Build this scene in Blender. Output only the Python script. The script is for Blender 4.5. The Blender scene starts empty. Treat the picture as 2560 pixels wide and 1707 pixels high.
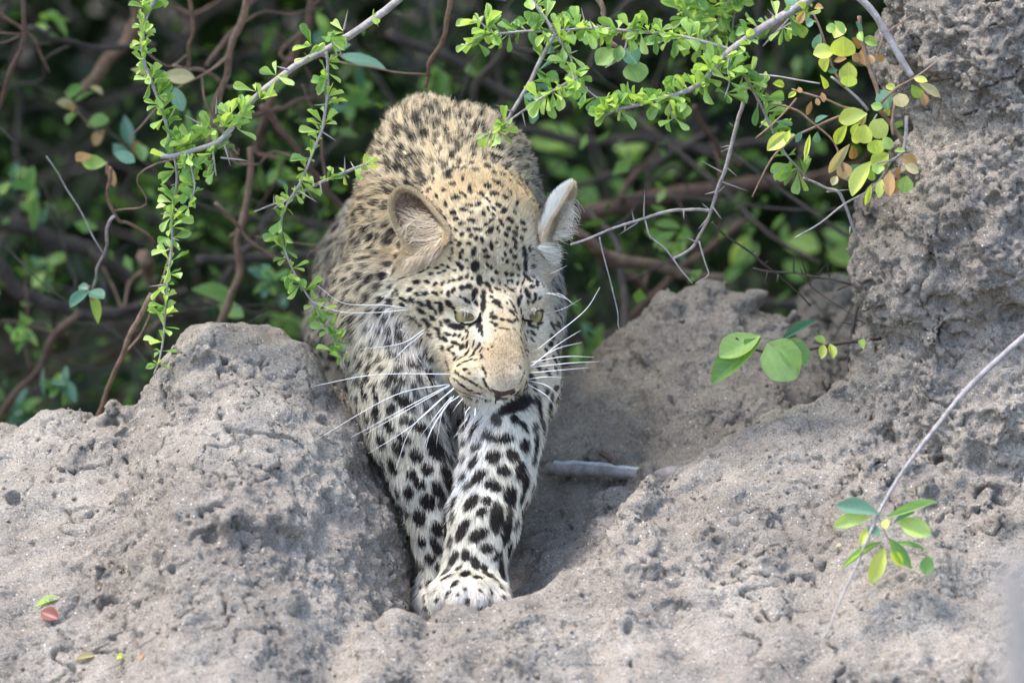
import bpy, math, random
import numpy as np
from mathutils import Vector, Matrix
from mathutils.bvhtree import BVHTree

# ------------------------------------------------------------------ camera, sky, sun, exposure
SC = bpy.context.scene
COL = SC.collection
PITCH = math.radians(12.0)
CP, SP = math.cos(PITCH), math.sin(PITCH)
DIST = 8.0
WIDTH = 1.10                      # metres across the frame at the leopard's head
K = WIDTH / 2560.0

def LW(a):
    """view-aligned coordinates (right, depth, up) -> world"""
    a = np.asarray(a, dtype=np.float64)
    return np.stack([a[..., 0], a[..., 1] * CP + a[..., 2] * SP, a[..., 2] * CP - a[..., 1] * SP], -1)

def PX(px, py, d):
    s = K * (1.0 + d / DIST)
    return np.array([(px - 1280.0) * s, d, (853.5 - py) * s])

def WP(px, py, d):
    return LW(PX(px, py, d))

cam_d = bpy.data.cameras.new('camera')
cam_d.sensor_width = 36.0
cam_d.lens = 36.0 * DIST / WIDTH
cam_d.clip_start = 0.1
cam_d.clip_end = 500.0
cam_d.dof.use_dof = True
cam_d.dof.focus_distance = DIST - 0.02
cam_d.dof.aperture_fstop = 4.2
cam = bpy.data.objects.new('camera', cam_d)
COL.objects.link(cam)
cam.location = (0.0, -DIST * CP, DIST * SP)
cam.rotation_euler = (math.pi / 2 - PITCH, 0, 0)
SC.camera = cam

SUN_ELEV, SUN_AZ = math.radians(66), math.radians(-82)      # azimuth from +Y (away), negative = left
sun_vec = Vector((math.cos(SUN_ELEV) * math.sin(SUN_AZ), math.cos(SUN_ELEV) * math.cos(SUN_AZ), math.sin(SUN_ELEV)))
w = bpy.data.worlds.new('World')
SC.world = w
w.use_nodes = True
nt = w.node_tree
bg = nt.nodes['Background']
sky = nt.nodes.new('ShaderNodeTexSky')
sky.sky_type = 'NISHITA'
sky.sun_disc = False
sky.sun_elevation = SUN_ELEV
sky.sun_rotation = SUN_AZ
sky.air_density = 1.0
sky.dust_density = 2.2
sky.ozone_density = 0.8
nt.links.new(sky.outputs[0], bg.inputs[0])
bg.inputs[1].default_value = 0.15
sun_d = bpy.data.lights.new('sun', 'SUN')
sun_d.energy = 1.05
sun_d.angle = math.radians(14.0)
sun_d.color = (1.0, 0.95, 0.87)
sun = bpy.data.objects.new('sun', sun_d)
COL.objects.link(sun)
sun.rotation_euler = sun_vec.to_track_quat('Z', 'Y').to_euler()
SC.view_settings.view_transform = 'Standard'
SC.view_settings.look = 'None'
SC.view_settings.exposure = 1.95
SC.view_settings.gamma = 1.0
SC.cycles.use_denoising = True
SC.cycles.max_bounces = 5
SC.cycles.diffuse_bounces = 3
SC.cycles.adaptive_threshold = 0.02
SC.cycles.transparent_max_bounces = 8

# ------------------------------------------------------------------ helpers
RNG = np.random.default_rng(7)
random.seed(7)

def lin(r, g, b):
    c = np.array([r, g, b], float) / 255.0
    return np.where(c <= 0.04045, c / 12.92, ((c + 0.055) / 1.055) ** 2.4)

def smooth(e0, e1, x):
    t = np.clip((x - e0) / (e1 - e0), 0, 1)
    return t * t * (3 - 2 * t)

def hash3(ix, iy, iz, seed):
    """uint32 lattice coordinates (already multiplied) -> float in 0..1"""
    h = ix ^ iy ^ iz ^ np.uint32((seed * 1442695041 + 12345) & 0xffffffff)
    h = (h ^ (h >> np.uint32(15))) * np.uint32(0x2c1b3c6d)
    h = (h ^ (h >> np.uint32(12))) * np.uint32(0x297a2d39)
    return (h >> np.uint32(8)).astype(np.float32) * np.float32(1.0 / 16777215.0)

HM = (np.uint32(0x9E3779B1), np.uint32(0x85EBCA77), np.uint32(0xC2B2AE3D))
def lattice(p, freq):
    q = (np.asarray(p) * freq)
    i = np.floor(q)
    f = (q - i).astype(np.float32)
    i = i.astype(np.int64).astype(np.uint32)
    return i, f

def vnoise(p, freq, seed=0):
    i, f = lattice(p, freq)
    f = f * f * f * (f * (f * 6 - 15) + 10)
    c = [[(i[:, k] + np.uint32(o)) * HM[k] for o in (0, 1)] for k in range(3)]
    W = [[1 - f[:, k], f[:, k]] for k in range(3)]
    out = 0
    for dx in (0, 1):
        for dy in (0, 1):
            wxy = W[0][dx] * W[1][dy]
            for dz in (0, 1):
                out = out + wxy * W[2][dz] * hash3(c[0][dx], c[1][dy], c[2][dz], seed)
    return out * 2 - 1

def fbm(p, freq, octs=3, seed=0, gain=0.5):
    a, s, n = 1.0, 0, 0
    for o in range(octs):
        s = s + a * vnoise(p + 13.7 * o, freq * 2.03 ** o, seed + o)
        n += a
        a *= gain
    return s / n

def worley(p, freq, seed=0):
    i, f = lattice(p, freq)
    c = [[(i[:, k] + np.uint32(o & 0xffffffff)) * HM[k] for o in (-1, 0, 1)] for k in range(3)]
    best = np.full(len(p), 9.0, np.float32)
    S = np.uint32(0x3ff)
    for dx in (-1, 0, 1):
        for dy in (-1, 0, 1):
            for dz in (-1, 0, 1):
                h = c[0][dx + 1] ^ c[1][dy + 1] ^ c[2][dz + 1] ^ np.uint32(seed * 7919 + 17)
                h = (h ^ (h >> np.uint32(15))) * np.uint32(0x2c1b3c6d)
                h = (h ^ (h >> np.uint32(12))) * np.uint32(0x297a2d39)
                h ^= h >> np.uint32(15)
                ex = (h & S).astype(np.float32) * np.float32(1 / 1023) + (dx - f[:, 0])
                ey = ((h >> np.uint32(10)) & S).astype(np.float32) * np.float32(1 / 1023) + (dy - f[:, 1])
                ez = ((h >> np.uint32(20)) & S).astype(np.float32) * np.float32(1 / 1023) + (dz - f[:, 2])
                np.minimum(best, ex * ex + ey * ey + ez * ez, out=best)
    return np.sqrt(best)

def surface_nets(f, org, h):
    s = f < 0
    nx, ny, nz = f.shape
    c = [s[dx:nx - 1 + dx, dy:ny - 1 + dy, dz:nz - 1 + dz] for dx in (0, 1) for dy in (0, 1) for dz in (0, 1)]
    cnt = sum(x.astype(np.uint8) for x in c)
    act = (cnt > 0) & (cnt < 8)
    idx = np.argwhere(act)
    ids = np.full(act.shape, -1, np.int32)
    ids[act] = np.arange(len(idx))
    corner = np.array([[dx, dy, dz] for dx in (0, 1) for dy in (0, 1) for dz in (0, 1)])
    vals = np.stack([f[idx[:, 0] + k[0], idx[:, 1] + k[1], idx[:, 2] + k[2]] for k in corner], 1)
    acc = np.zeros((len(idx), 3)); n = np.zeros(len(idx))
    for a in range(8):
        for b in range(a + 1, 8):
            if np.abs(corner[a] - corner[b]).sum() != 1:
                continue
            va, vb = vals[:, a], vals[:, b]
            m = (va < 0) != (vb < 0)
            t = np.where(m, va / np.where(m, va - vb, 1), 0)
            acc += m[:, None] * (corner[a] + t[:, None] * (corner[b] - corner[a]))
            n += m
    V = (idx + acc / n[:, None]) * h + org
    faces = []
    for ax in range(3):
        o1, o2 = (ax + 1) % 3, (ax + 2) % 3
        sl0 = [slice(None)] * 3; sl1 = [slice(None)] * 3
        sl0[ax] = slice(0, -1); sl1[ax] = slice(1, None)
        for o in (o1, o2):
            sl0[o] = slice(1, -1); sl1[o] = slice(1, -1)
        a, b = s[tuple(sl0)], s[tuple(sl1)]
        e = np.argwhere(a != b)
        if not len(e):
            continue
        inside = a[e[:, 0], e[:, 1], e[:, 2]]
        e = e.copy(); e[:, o1] += 1; e[:, o2] += 1
        def cell(d1, d2):
            q = e.copy(); q[:, o1] -= d1; q[:, o2] -= d2
            return ids[q[:, 0], q[:, 1], q[:, 2]]
        quad = np.stack([cell(1, 1), cell(0, 1), cell(0, 0), cell(1, 0)], 1)
        quad[~inside] = quad[~inside][:, ::-1]
        faces.append(quad)
    F = np.concatenate(faces)
    return V, F[(F >= 0).all(1)]

def subdivide(V, F):
    """linear quad subdivision"""
    n = len(V)
    e = np.concatenate([F[:, [0, 1]], F[:, [1, 2]], F[:, [2, 3]], F[:, [3, 0]]])
    es = np.sort(e, 1)
    key = es[:, 0].astype(np.int64) * n + es[:, 1]
    u, inv = np.unique(key, return_inverse=True)
    a, b = u // n, u % n
    mid = (V[a] + V[b]) / 2
    cen = V[F].mean(1)
    m = len(F)
    E = [n + inv[i * m:(i + 1) * m] for i in range(4)]
    C = n + len(u) + np.arange(m)
    nF = np.concatenate([np.stack([F[:, i], E[i], C, E[i - 1]], 1) for i in range(4)])
    return np.concatenate([V, mid, cen]), nF

def vnormals(V, F):
    p = V[F]
    nn = np.cross(p[:, 2] - p[:, 0], p[:, 3] - p[:, 1]) if F.shape[1] == 4 else np.cross(p[:, 1] - p[:, 0], p[:, 2] - p[:, 0])
    N = np.zeros_like(V)
    for i in range(F.shape[1]):
        for k in range(3):
            N[:, k] += np.bincount(F[:, i], weights=nn[:, k], minlength=len(V))
    return N / np.maximum(np.linalg.norm(N, axis=1, keepdims=True), 1e-12)

def relax(V, F, it=1, lam=0.5):
    for _ in range(it):
        S = np.zeros_like(V); c = np.zeros(len(V))
        for i in range(4):
            a, b = F[:, i], F[:, (i + 1) % 4]
            for k in range(3):
                S[:, k] += np.bincount(a, weights=V[b, k], minlength=len(V)) + np.bincount(b, weights=V[a, k], minlength=len(V))
            c += np.bincount(a, minlength=len(V)) + np.bincount(b, minlength=len(V))
        V = V + lam * (S / np.maximum(c, 1)[:, None] - V)
    return V

def make_mesh(name, V, F, mat=None, smooth_shade=True):
    me = bpy.data.meshes.new(name)
    V = np.asarray(V, np.float32); 
    if isinstance(F, np.ndarray):
        k = F.shape[1]
        me.vertices.add(len(V)); me.vertices.foreach_set('co', V.ravel())
        me.loops.add(F.size); me.loops.foreach_set('vertex_index', F.astype(np.int32).ravel())
        me.polygons.add(len(F)); me.polygons.foreach_set('loop_start', np.arange(0, F.size, k, dtype=np.int32))
        me.polygons.foreach_set('loop_total', np.full(len(F), k, np.int32))
        me.update(calc_edges=True)
    else:
        me.from_pydata([tuple(map(float, v)) for v in V], [], F)
    if smooth_shade:
        me.polygons.foreach_set('use_smooth', np.ones(len(me.polygons), bool))
    if mat:
        me.materials.append(mat)
    me.update()
    return me

def obj(name, data, parent=None, loc=None):
    o = bpy.data.objects.new(name, data)
    COL.objects.link(o)
    if loc is not None:
        o.location = loc
    if parent is not None:
        o.parent = parent
    return o

def tag(o, label=None, cat=None, group=None, kind=None):
    if label: o['label'] = label
    if cat: o['category'] = cat
    if group: o['group'] = group
    if kind: o['kind'] = kind
    return o

def thing(name, label, cat, loc, group=None):
    o = bpy.data.objects.new(name, None)
    o.empty_display_size = 0.02
    COL.objects.link(o)
    o.location = tuple(map(float, loc))
    return tag(o, label, cat, group)

def spline(pts, sub=4):
    p = np.asarray(pts, float)
    if len(p) < 3:
        t = np.linspace(0, 1, sub + 1)[:, None]
        return p[0] * (1 - t) + p[-1] * t
    q = np.concatenate([[2 * p[0] - p[1]], p, [2 * p[-1] - p[-2]]])
    out = []
    for i in range(len(p) - 1):
        a, b, c, d = q[i:i + 4]
        for t in np.arange(sub) / sub:
            out.append(0.5 * (2 * b + (c - a) * t + (2 * a - 5 * b + 4 * c - d) * t * t + (3 * b - a - 3 * c + d) * t ** 3))
    out.append(p[-1])
    return np.array(out)

def tube(pts, radii, sides=7, rough=0.0, seed=0):
    pts = np.asarray(pts, float)
    n = len(pts)
    radii = np.interp(np.linspace(0, 1, n), np.linspace(0, 1, len(np.atleast_1d(radii))), np.atleast_1d(radii))
    tg = np.gradient(pts, axis=0)
    tg /= np.maximum(np.linalg.norm(tg, axis=1, keepdims=True), 1e-9)
    ref = np.array([0.31, -0.83, 0.46])
    a = np.cross(tg, ref); a /= np.maximum(np.linalg.norm(a, axis=1, keepdims=True), 1e-6)
    b = np.cross(tg, a)
    rg = np.random.default_rng(seed)
    V, F = [], []
    for i in range(n):
        for j in range(sides):
            th = 2 * math.pi * j / sides
            r = radii[i] * (1 + rough * (rg.random() * 2 - 1))
            V.append(pts[i] + r * (math.cos(th) * a[i] + math.sin(th) * b[i]))
    for i in range(n - 1):
        for j in range(sides):
            k = (j + 1) % sides
            F.append((i * sides + j, i * sides + k, (i + 1) * sides + k, (i + 1) * sides + j))
    F.append(tuple(range(sides))[::-1])
    F.append(tuple((n - 1) * sides + j for j in range(sides)))
    return np.array(V), F

# ------------------------------------------------------------------ materials
def nodes_of(name):
    m = bpy.data.materials.new(name)
    m.use_nodes = True
    return m, m.node_tree, m.node_tree.nodes['Principled BSDF']

def nd(t, typ, **kw):
    n = t.nodes.new(typ)
    for k, v in kw.items():
        if k.startswith('_'):
            setattr(n, k[1:], v)
        else:
            n.inputs[k.replace('__', ' ')].default_value = v
    return n

def ramp(t, fac, stops):
    r = t.nodes.new('ShaderNodeValToRGB')
    el = r.color_ramp.elements
    while len(el) < len(stops):
        el.new(0.5)
    for e, (p, c) in zip(el, stops):
        e.position = p
        e.color = (*c, 1) if len(c) == 3 else c
    t.links.new(fac, r.inputs[0])
    return r.outputs[0]

def mixc(t, fac, a, b, mode='MIX'):
    m = t.nodes.new('ShaderNodeMix')
    m.data_type = 'RGBA'; m.blend_type = mode
    for v, s in ((fac, m.inputs[0]), (a, m.inputs[6]), (b, m.inputs[7])):
        if hasattr(v, 'is_output'):
            t.links.new(v, s)
        elif np.isscalar(v):
            s.default_value = v
        else:
            s.default_value = (*[float(x) for x in v], 1)
    return m.outputs[2]

def mat_bark(name, c1, c2, scale=60, bump=0.4):
    m, t, p = nodes_of(name)
    tc = nd(t, 'ShaderNodeTexCoord')
    n1 = nd(t, 'ShaderNodeTexNoise', Scale=scale, Detail=6.0, Roughness=0.65)
    n2 = nd(t, 'ShaderNodeTexNoise', Scale=scale * 6, Detail=4.0)
    t.links.new(tc.outputs['Object'], n1.inputs['Vector'])
    t.links.new(tc.outputs['Object'], n2.inputs['Vector'])
    col = ramp(t, n1.outputs['Fac'], [(0.3, tuple(c1)), (0.7, tuple(c2))])
    col = mixc(t, 0.5, col, n2.outputs['Fac'], 'OVERLAY')
    t.links.new(col, p.inputs['Base Color'])
    p.inputs['Roughness'].default_value = 0.8
    b = nd(t, 'ShaderNodeBump', Strength=bump, Distance=0.002)
    t.links.new(n2.outputs['Fac'], b.inputs['Height'])
    t.links.new(b.outputs[0], p.inputs['Normal'])
    return m

def mat_leaf(name, c1, c2, transl=0.45, rough=0.42, island=False, spec=0.5, tint=1.0):
    m, t, p = nodes_of(name)
    if island:
        rnd = nd(t, 'ShaderNodeNewGeometry').outputs['Random Per Island']
    else:
        rnd = nd(t, 'ShaderNodeObjectInfo').outputs['Random']
    tc = nd(t, 'ShaderNodeTexCoord')
    n1 = nd(t, 'ShaderNodeTexNoise', Scale=3.0 if not island else 40.0, Detail=3.0)
    t.links.new(tc.outputs['Object'], n1.inputs['Vector'])
    col = ramp(t, rnd, [(0.0, tuple(c1)), (1.0, tuple(c2))])
    col = mixc(t, 0.35, col, n1.outputs['Fac'], 'OVERLAY')
    # pale midrib and side veins on the blade
    if not island:
        sep = nd(t, 'ShaderNodeSeparateXYZ')
        t.links.new(tc.outputs['Object'], sep.inputs[0])
        ab = nd(t, 'ShaderNodeMath', _operation='ABSOLUTE'); t.links.new(sep.outputs[0], ab.inputs[0])
        vein = ramp(t, ab.outputs[0], [(0.0, (1, 1, 1)), (0.035, (0, 0, 0))])
        mm = nd(t, 'ShaderNodeMath', _operation='MULTIPLY'); mm.inputs[1].default_value = 0.35
        t.links.new(vein, mm.inputs[0])
        col = mixc(t, mm.outputs[0], col, np.array(c2) * 1.25 + 0.04)
        wv = nd(t, 'ShaderNodeMath', _operation='MULTIPLY_ADD'); wv.inputs[1].default_value = -0.55   # herringbone side veins
        t.links.new(ab.outputs[0], wv.inputs[0]); t.links.new(sep.outputs[1], wv.inputs[2])
        fr = nd(t, 'ShaderNodeMath', _operation='PINGPONG'); fr.inputs[1].default_value = 0.07
        t.links.new(wv.outputs[0], fr.inputs[0])
        sv = ramp(t, fr.outputs[0], [(0.0, (1, 1, 1)), (0.016, (0, 0, 0))])
        m2 = nd(t, 'ShaderNodeMath', _operation='MULTIPLY'); m2.inputs[1].default_value = 0.22
        t.links.new(sv, m2.inputs[0])
        col = mixc(t, m2.outputs[0], col, np.array(c2) * 1.2 + 0.03)
        n3 = nd(t, 'ShaderNodeTexNoise', Scale=9.0, Detail=5.0, Roughness=0.7)
        t.links.new(tc.outputs['Object'], n3.inputs['Vector'])
        spot = ramp(t, n3.outputs['Fac'], [(0.62, (0, 0, 0)), (0.72, (0.5, 0.5, 0.5))])
        col = mixc(t, spot, col, np.array(c1) * 0.55 + np.array([.04, .02, 0]))
    t.links.new(col, p.inputs['Base Color'])
    p.inputs['Roughness'].default_value = rough
    p.inputs['Specular IOR Level'].default_value = spec
    tr = nd(t, 'ShaderNodeBsdfTranslucent')
    tcol = mixc(t, 1.0, col, (1.25 * tint, 1.2, 0.55), 'MULTIPLY')
    t.links.new(tcol, tr.inputs['Color'])
    mx = nd(t, 'ShaderNodeMixShader'); mx.inputs[0].default_value = transl
    t.links.new(p.outputs[0], mx.inputs[1]); t.links.new(tr.outputs[0], mx.inputs[2])
    t.links.new(mx.outputs[0], t.nodes['Material Output'].inputs[0])
    return m

def mat_plain(name, c, rough=0.6, spec=0.3, var=0.15, scale=80, bump=0.0):
    m, t, p = nodes_of(name)
    tc = nd(t, 'ShaderNodeTexCoord')
    n1 = nd(t, 'ShaderNodeTexNoise', Scale=scale, Detail=5.0)
    t.links.new(tc.outputs['Object'], n1.inputs['Vector'])
    c = np.array(c, float)
    col = ramp(t, n1.outputs['Fac'], [(0.3, tuple(c * (1 - var))), (0.7, tuple(np.minimum(c * (1 + var), 1)))])
    t.links.new(col, p.inputs['Base Color'])
    p.inputs['Roughness'].default_value = rough
    p.inputs['Specular IOR Level'].default_value = spec
    if bump:
        b = nd(t, 'ShaderNodeBump', Strength=bump, Distance=0.001)
        t.links.new(n1.outputs['Fac'], b.inputs['Height'])
        t.links.new(b.outputs[0], p.inputs['Normal'])
    return m

def mat_soil():
    m, t, p = nodes_of('dry_clay')
    tc = nd(t, 'ShaderNodeTexCoord'); P = tc.outputs['Object']
    def noise(s, d=5.0, r=0.6):
        n = nd(t, 'ShaderNodeTexNoise', Scale=s, Detail=d, Roughness=r)
        t.links.new(P, n.inputs['Vector']); return n.outputs['Fac']
    big, med, fine = noise(7.0), noise(45.0), noise(420.0, 4.0, 0.7)
    c = ramp(t, big, [(0.28, tuple(lin(128, 121, 112))), (0.68, tuple(lin(168, 160, 149)))])
    c = mixc(t, 0.55, c, ramp(t, med, [(0.25, (0.33, 0.32, 0.31)), (0.75, (0.68, 0.67, 0.66))]), 'OVERLAY')
    c = mixc(t, 0.75, c, ramp(t, fine, [(0.30, (0.18, 0.18, 0.18)), (0.72, (0.82, 0.82, 0.82))]), 'OVERLAY')
    # quartz grains, white and orange
    def grains(s, thr, seed):
        v = nd(t, 'ShaderNodeTexVoronoi', Scale=s, Randomness=1.0)
        mp = nd(t, 'ShaderNodeMapping'); mp.inputs[1].default_value = (seed, seed * 2.1, seed * .7)
        t.links.new(P, mp.inputs[0]); t.links.new(mp.outputs[0], v.inputs['Vector'])
        sp = nd(t, 'ShaderNodeSeparateColor'); t.links.new(v.outputs['Color'], sp.inputs[0])
        g = nd(t, 'ShaderNodeMath', _operation='GREATER_THAN'); g.inputs[1].default_value = thr
        t.links.new(sp.outputs[0], g.inputs[0])
        l = nd(t, 'ShaderNodeMath', _operation='LESS_THAN'); l.inputs[1].default_value = 0.34
        t.links.new(v.outputs['Distance'], l.inputs[0])
        x = nd(t, 'ShaderNodeMath', _operation='MULTIPLY')
        t.links.new(g.outputs[0], x.inputs[0]); t.links.new(l.outputs[0], x.inputs[1])
        return x.outputs[0]
    c = mixc(t, grains(330, 0.97, 3.0), c, tuple(lin(212, 207, 200)))
    c = mixc(t, grains(520, 0.95, 5.0), c, tuple(lin(188, 182, 174)))
    c = mixc(t, grains(400, 0.965, 9.0), c, tuple(lin(172, 132, 100)))
    c = mixc(t, grains(450, 0.93, 12.0), c, tuple(lin(70, 60, 52)))
    t.links.new(c, p.inputs['Base Color'])
    p.inputs['Roughness'].default_value = 0.95
    p.inputs['Specular IOR Level'].default_value = 0.15
    ad = nd(t, 'ShaderNodeMath', _operation='MULTIPLY_ADD'); ad.inputs[1].default_value = 1.6
    t.links.new(med, ad.inputs[0]); t.links.new(fine, ad.inputs[2])
    b = nd(t, 'ShaderNodeBump', Strength=1.0, Distance=0.0035)
    t.links.new(ad.outputs[0], b.inputs['Height'])
    t.links.new(b.outputs[0], p.inputs['Normal'])
    return m

M_SOIL = mat_soil()
M_BARK_GREY = mat_bark('grey_bark', lin(120, 112, 108), lin(176, 168, 164), 90)
M_BARK_TAN = mat_bark('tan_bark', lin(96, 74, 58), lin(150, 124, 104), 50)
M_BARK_DARK = mat_bark('dark_bark', lin(50, 43, 38), lin(96, 86, 78), 30)
M_BARK_RED = mat_bark('reddish_bark', lin(76, 58, 48), lin(118, 92, 78), 40)
M_LEAF_LIME = mat_leaf('lime_leaf', lin(144, 182, 88), lin(190, 216, 128))
M_LEAF_MID = mat_leaf('mid_green_leaf', lin(110, 154, 80), lin(156, 190, 112))
M_LEAF_YELLOW = mat_leaf('yellow_green_leaf', lin(184, 204, 70), lin(216, 226, 124), 0.5)
M_LEAF_TEAL = mat_leaf('blue_green_leaf', lin(76, 118, 92), lin(118, 156, 128), 0.25, 0.35)
M_LEAF_BRONZE = mat_leaf('bronze_leaf', lin(152, 112, 74), lin(196, 160, 106), 0.4)
M_LEAF_PALE = mat_leaf('pale_dry_leaf', lin(168, 160, 110), lin(196, 184, 138), 0.4)
M_LEAF_SHADE_DARK = mat_leaf('shade_darkened_leaf', lin(24, 38, 17), lin(54, 78, 36), 0.3, 0.5, island=True)  # darker copy of the thicket leaf, deep shade put into its colour
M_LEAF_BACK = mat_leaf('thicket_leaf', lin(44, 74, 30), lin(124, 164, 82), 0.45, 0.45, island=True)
# ------------------------------------------------------------------ ground
def build_ground():
    n = 90
    g = np.sinh(np.linspace(-4.2, 4.2, n)) / np.sinh(4.2) * 160
    X, Y = np.meshgrid(g, g + 2.0, indexing='ij')
    P = np.stack([X.ravel(), Y.ravel(), np.zeros(n * n)], 1)
    Z = -0.62 + 0.05 * fbm(P, 0.7, 3, 3) + 0.9 * smooth(12, 120, np.hypot(P[:, 0], P[:, 1])) * fbm(P, 0.02, 2, 5)
    P[:, 2] = Z
    i = np.arange(n * n).reshape(n, n)
    F = np.stack([i[:-1, :-1].ravel(), i[1:, :-1].ravel(), i[1:, 1:].ravel(), i[:-1, 1:].ravel()], 1)
    m, t, p = nodes_of('leaf_litter_soil')
    tc = nd(t, 'ShaderNodeTexCoord')
    n1 = nd(t, 'ShaderNodeTexNoise', Scale=9.0, Detail=8.0, Roughness=0.7)
    v1 = nd(t, 'ShaderNodeTexVoronoi', Scale=38.0)
    t.links.new(tc.outputs['Object'], n1.inputs['Vector']); t.links.new(tc.outputs['Object'], v1.inputs['Vector'])
    c = ramp(t, n1.outputs['Fac'], [(0.3, tuple(lin(44, 36, 29))), (0.7, tuple(lin(84, 70, 56)))])
    c = mixc(t, 0.35, c, v1.outputs['Color'], 'OVERLAY')
    t.links.new(c, p.inputs['Base Color']); p.inputs['Roughness'].default_value = 0.95
    b = nd(t, 'ShaderNodeBump', Strength=0.8, Distance=0.02)
    t.links.new(v1.outputs['Distance'], b.inputs['Height']); t.links.new(b.outputs[0], p.inputs['Normal'])
    o = obj('ground', make_mesh('ground', P, F, m))
    tag(o, 'dark leaf strewn soil under the thicket behind the mound', 'ground', None, 'structure')
build_ground()

# ------------------------------------------------------------------ termite mound
def prof(pts, d):
    """outline points in photograph pixels at depth d -> arrays (u, v)"""
    q = np.array([PX(x, y, d) for x, y in pts])
    return q[:, 0], q[:, 2]

LEFT = [(-420, 1150), (-150, 1100), (0, 1080), (140, 1072), (207, 1050), (352, 1014), (366, 965), (420, 905), (462, 838), (522, 806), (610, 800), (697, 833),
        (762, 886), (805, 930), (862, 1000), (902, 1056), (946, 1140), (992, 1240), (1026, 1370), (1042, 1480), (1064, 1570), (1100, 1640), (1200, 1750), (2600, 1900)]
FRONT = [(-500, 1900), (560, 1850), (790, 1740), (840, 1650), (867, 1590), (930, 1552), (1001, 1546), (1066, 1562), (1092, 1536), (1112, 1532), (1139, 1524), (1184, 1522), (1251, 1506), (1282, 1484), (1340, 1460), (1435, 1408),
         (1509, 1346), (1549, 1280), (1610, 1218), (1667, 1184), (1780, 1110), (1900, 1064), (2050, 1024), (2120, 985), (2300, 960), (3000, 900)]
BACK = [(-500, 1500), (700, 1450), (1100, 1300), (1250, 1090), (1330, 960), (1404, 905), (1470, 875), (1524, 858), (1580, 815), (1632, 784), (1660, 745), (1698, 730), (1775, 728), (1850, 742),
        (1948, 765), (2046, 830), (2111, 950), (2160, 1060), (2300, 1150), (3000, 1200)]
FAR = [(-500, 1500), (1700, 1300), (1860, 1000), (1960, 850), (2000, 735), (2060, 690), (2110, 664), (2200, 655), (2400, 690), (3000, 900)]
PILLAR = [(-200, 2230), (0, 2222), (36, 2214), (89, 2208), (140, 2205), (200, 2215), (270, 2262), (330, 2268), (400, 2245), (482, 2204), (536, 2172), (589, 2154), (625, 2141),
          (683, 2145), (740, 2160), (805, 2178), (870, 2176), (925, 2160), (980, 2135), (1050, 2110), (1150, 2110), (1300, 2170), (1500, 2260), (1707, 2330), (2000, 2400)]

def mound_h(u, d):
    def comp(pts, dref, dc, front, back, e=0.04):
        a, b = prof(pts, dref)
        s = np.interp(u, a, b)
        x = d - (np.interp(u, [-0.6, 0.6], dc) if isinstance(dc, tuple) else dc if np.isscalar(dc) else dc(u))
        r = np.sqrt(x * x + e * e) - e
        return s - np.where(x < 0, front, back) * r
    L = comp(LEFT, 0.10, 0.10, 0.80, 1.3, 0.05)
    fd = lambda uu: np.interp(uu, [PX(800, 0, 0)[0], PX(1280, 0, 0)[0], PX(1500, 0, 0)[0], PX(1680, 0, 0)[0], PX(2050, 0, 0)[0]], [-0.24, -0.19, -0.10, 0.03, 0.12])
    Fr = comp(FRONT, -0.1, fd, 0.68, 1.15, 0.05)
    B = comp(BACK, 0.42, 0.42, 0.95, 1.2, 0.06)
    A = comp(FAR, 0.75, 0.75, 1.0, 1.2, 0.05)
    rise = np.interp(u, [-0.02, 0.06, 0.12], [0.45, 0.36, 0.25])
    floor = np.interp(u, [-0.06, 0.0, 0.02, 0.06, 0.095, 0.15], [-0.303, -0.278, -0.256, -0.232, -0.202, -0.172]) + rise * np.clip(d, -0.1, 0.42) - 0.6 * np.clip(d - 0.55, 0, None) - 1.1 * np.clip(np.interp(u, [-0.03, 0.05], [-0.22, -0.06]) - d, 0, None)
    floor = floor + 0 * u
    def smax(a, b, k):
        h = np.maximum(k - np.abs(a - b), 0) / k
        return np.maximum(a, b) + h * h * k * 0.25
    h = smax(L, floor, 0.03)
    h = smax(h, Fr, 0.025)
    h = smax(h, B, 0.04)
    return smax(h, A, 0.03)

def mound_dist(P):
    """implicit value (negative inside) of the un-roughened mound at view-aligned points"""
    u, d, v = P[:, 0], P[:, 1], P[:, 2]
    f = (v - mound_h(u, d)) * 0.72
    vy = np.array([PX(0, y, 0.1)[2] for y, _ in PILLAR])[::-1]
    vx = np.array([PX(x, 0, 0.1)[0] for _, x in PILLAR])[::-1]
    R = 0.20
    uc = np.interp(v, vy, vx) + R
    pil = np.hypot(u - uc, (d - 0.14) * 0.95) - R
    pil = np.maximum(pil, v - 0.62)
    k = 0.05
    h = np.maximum(k - np.abs(f - pil), 0) / k
    f = np.minimum(f, pil) - h * h * k * 0.25
    return f

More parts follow.
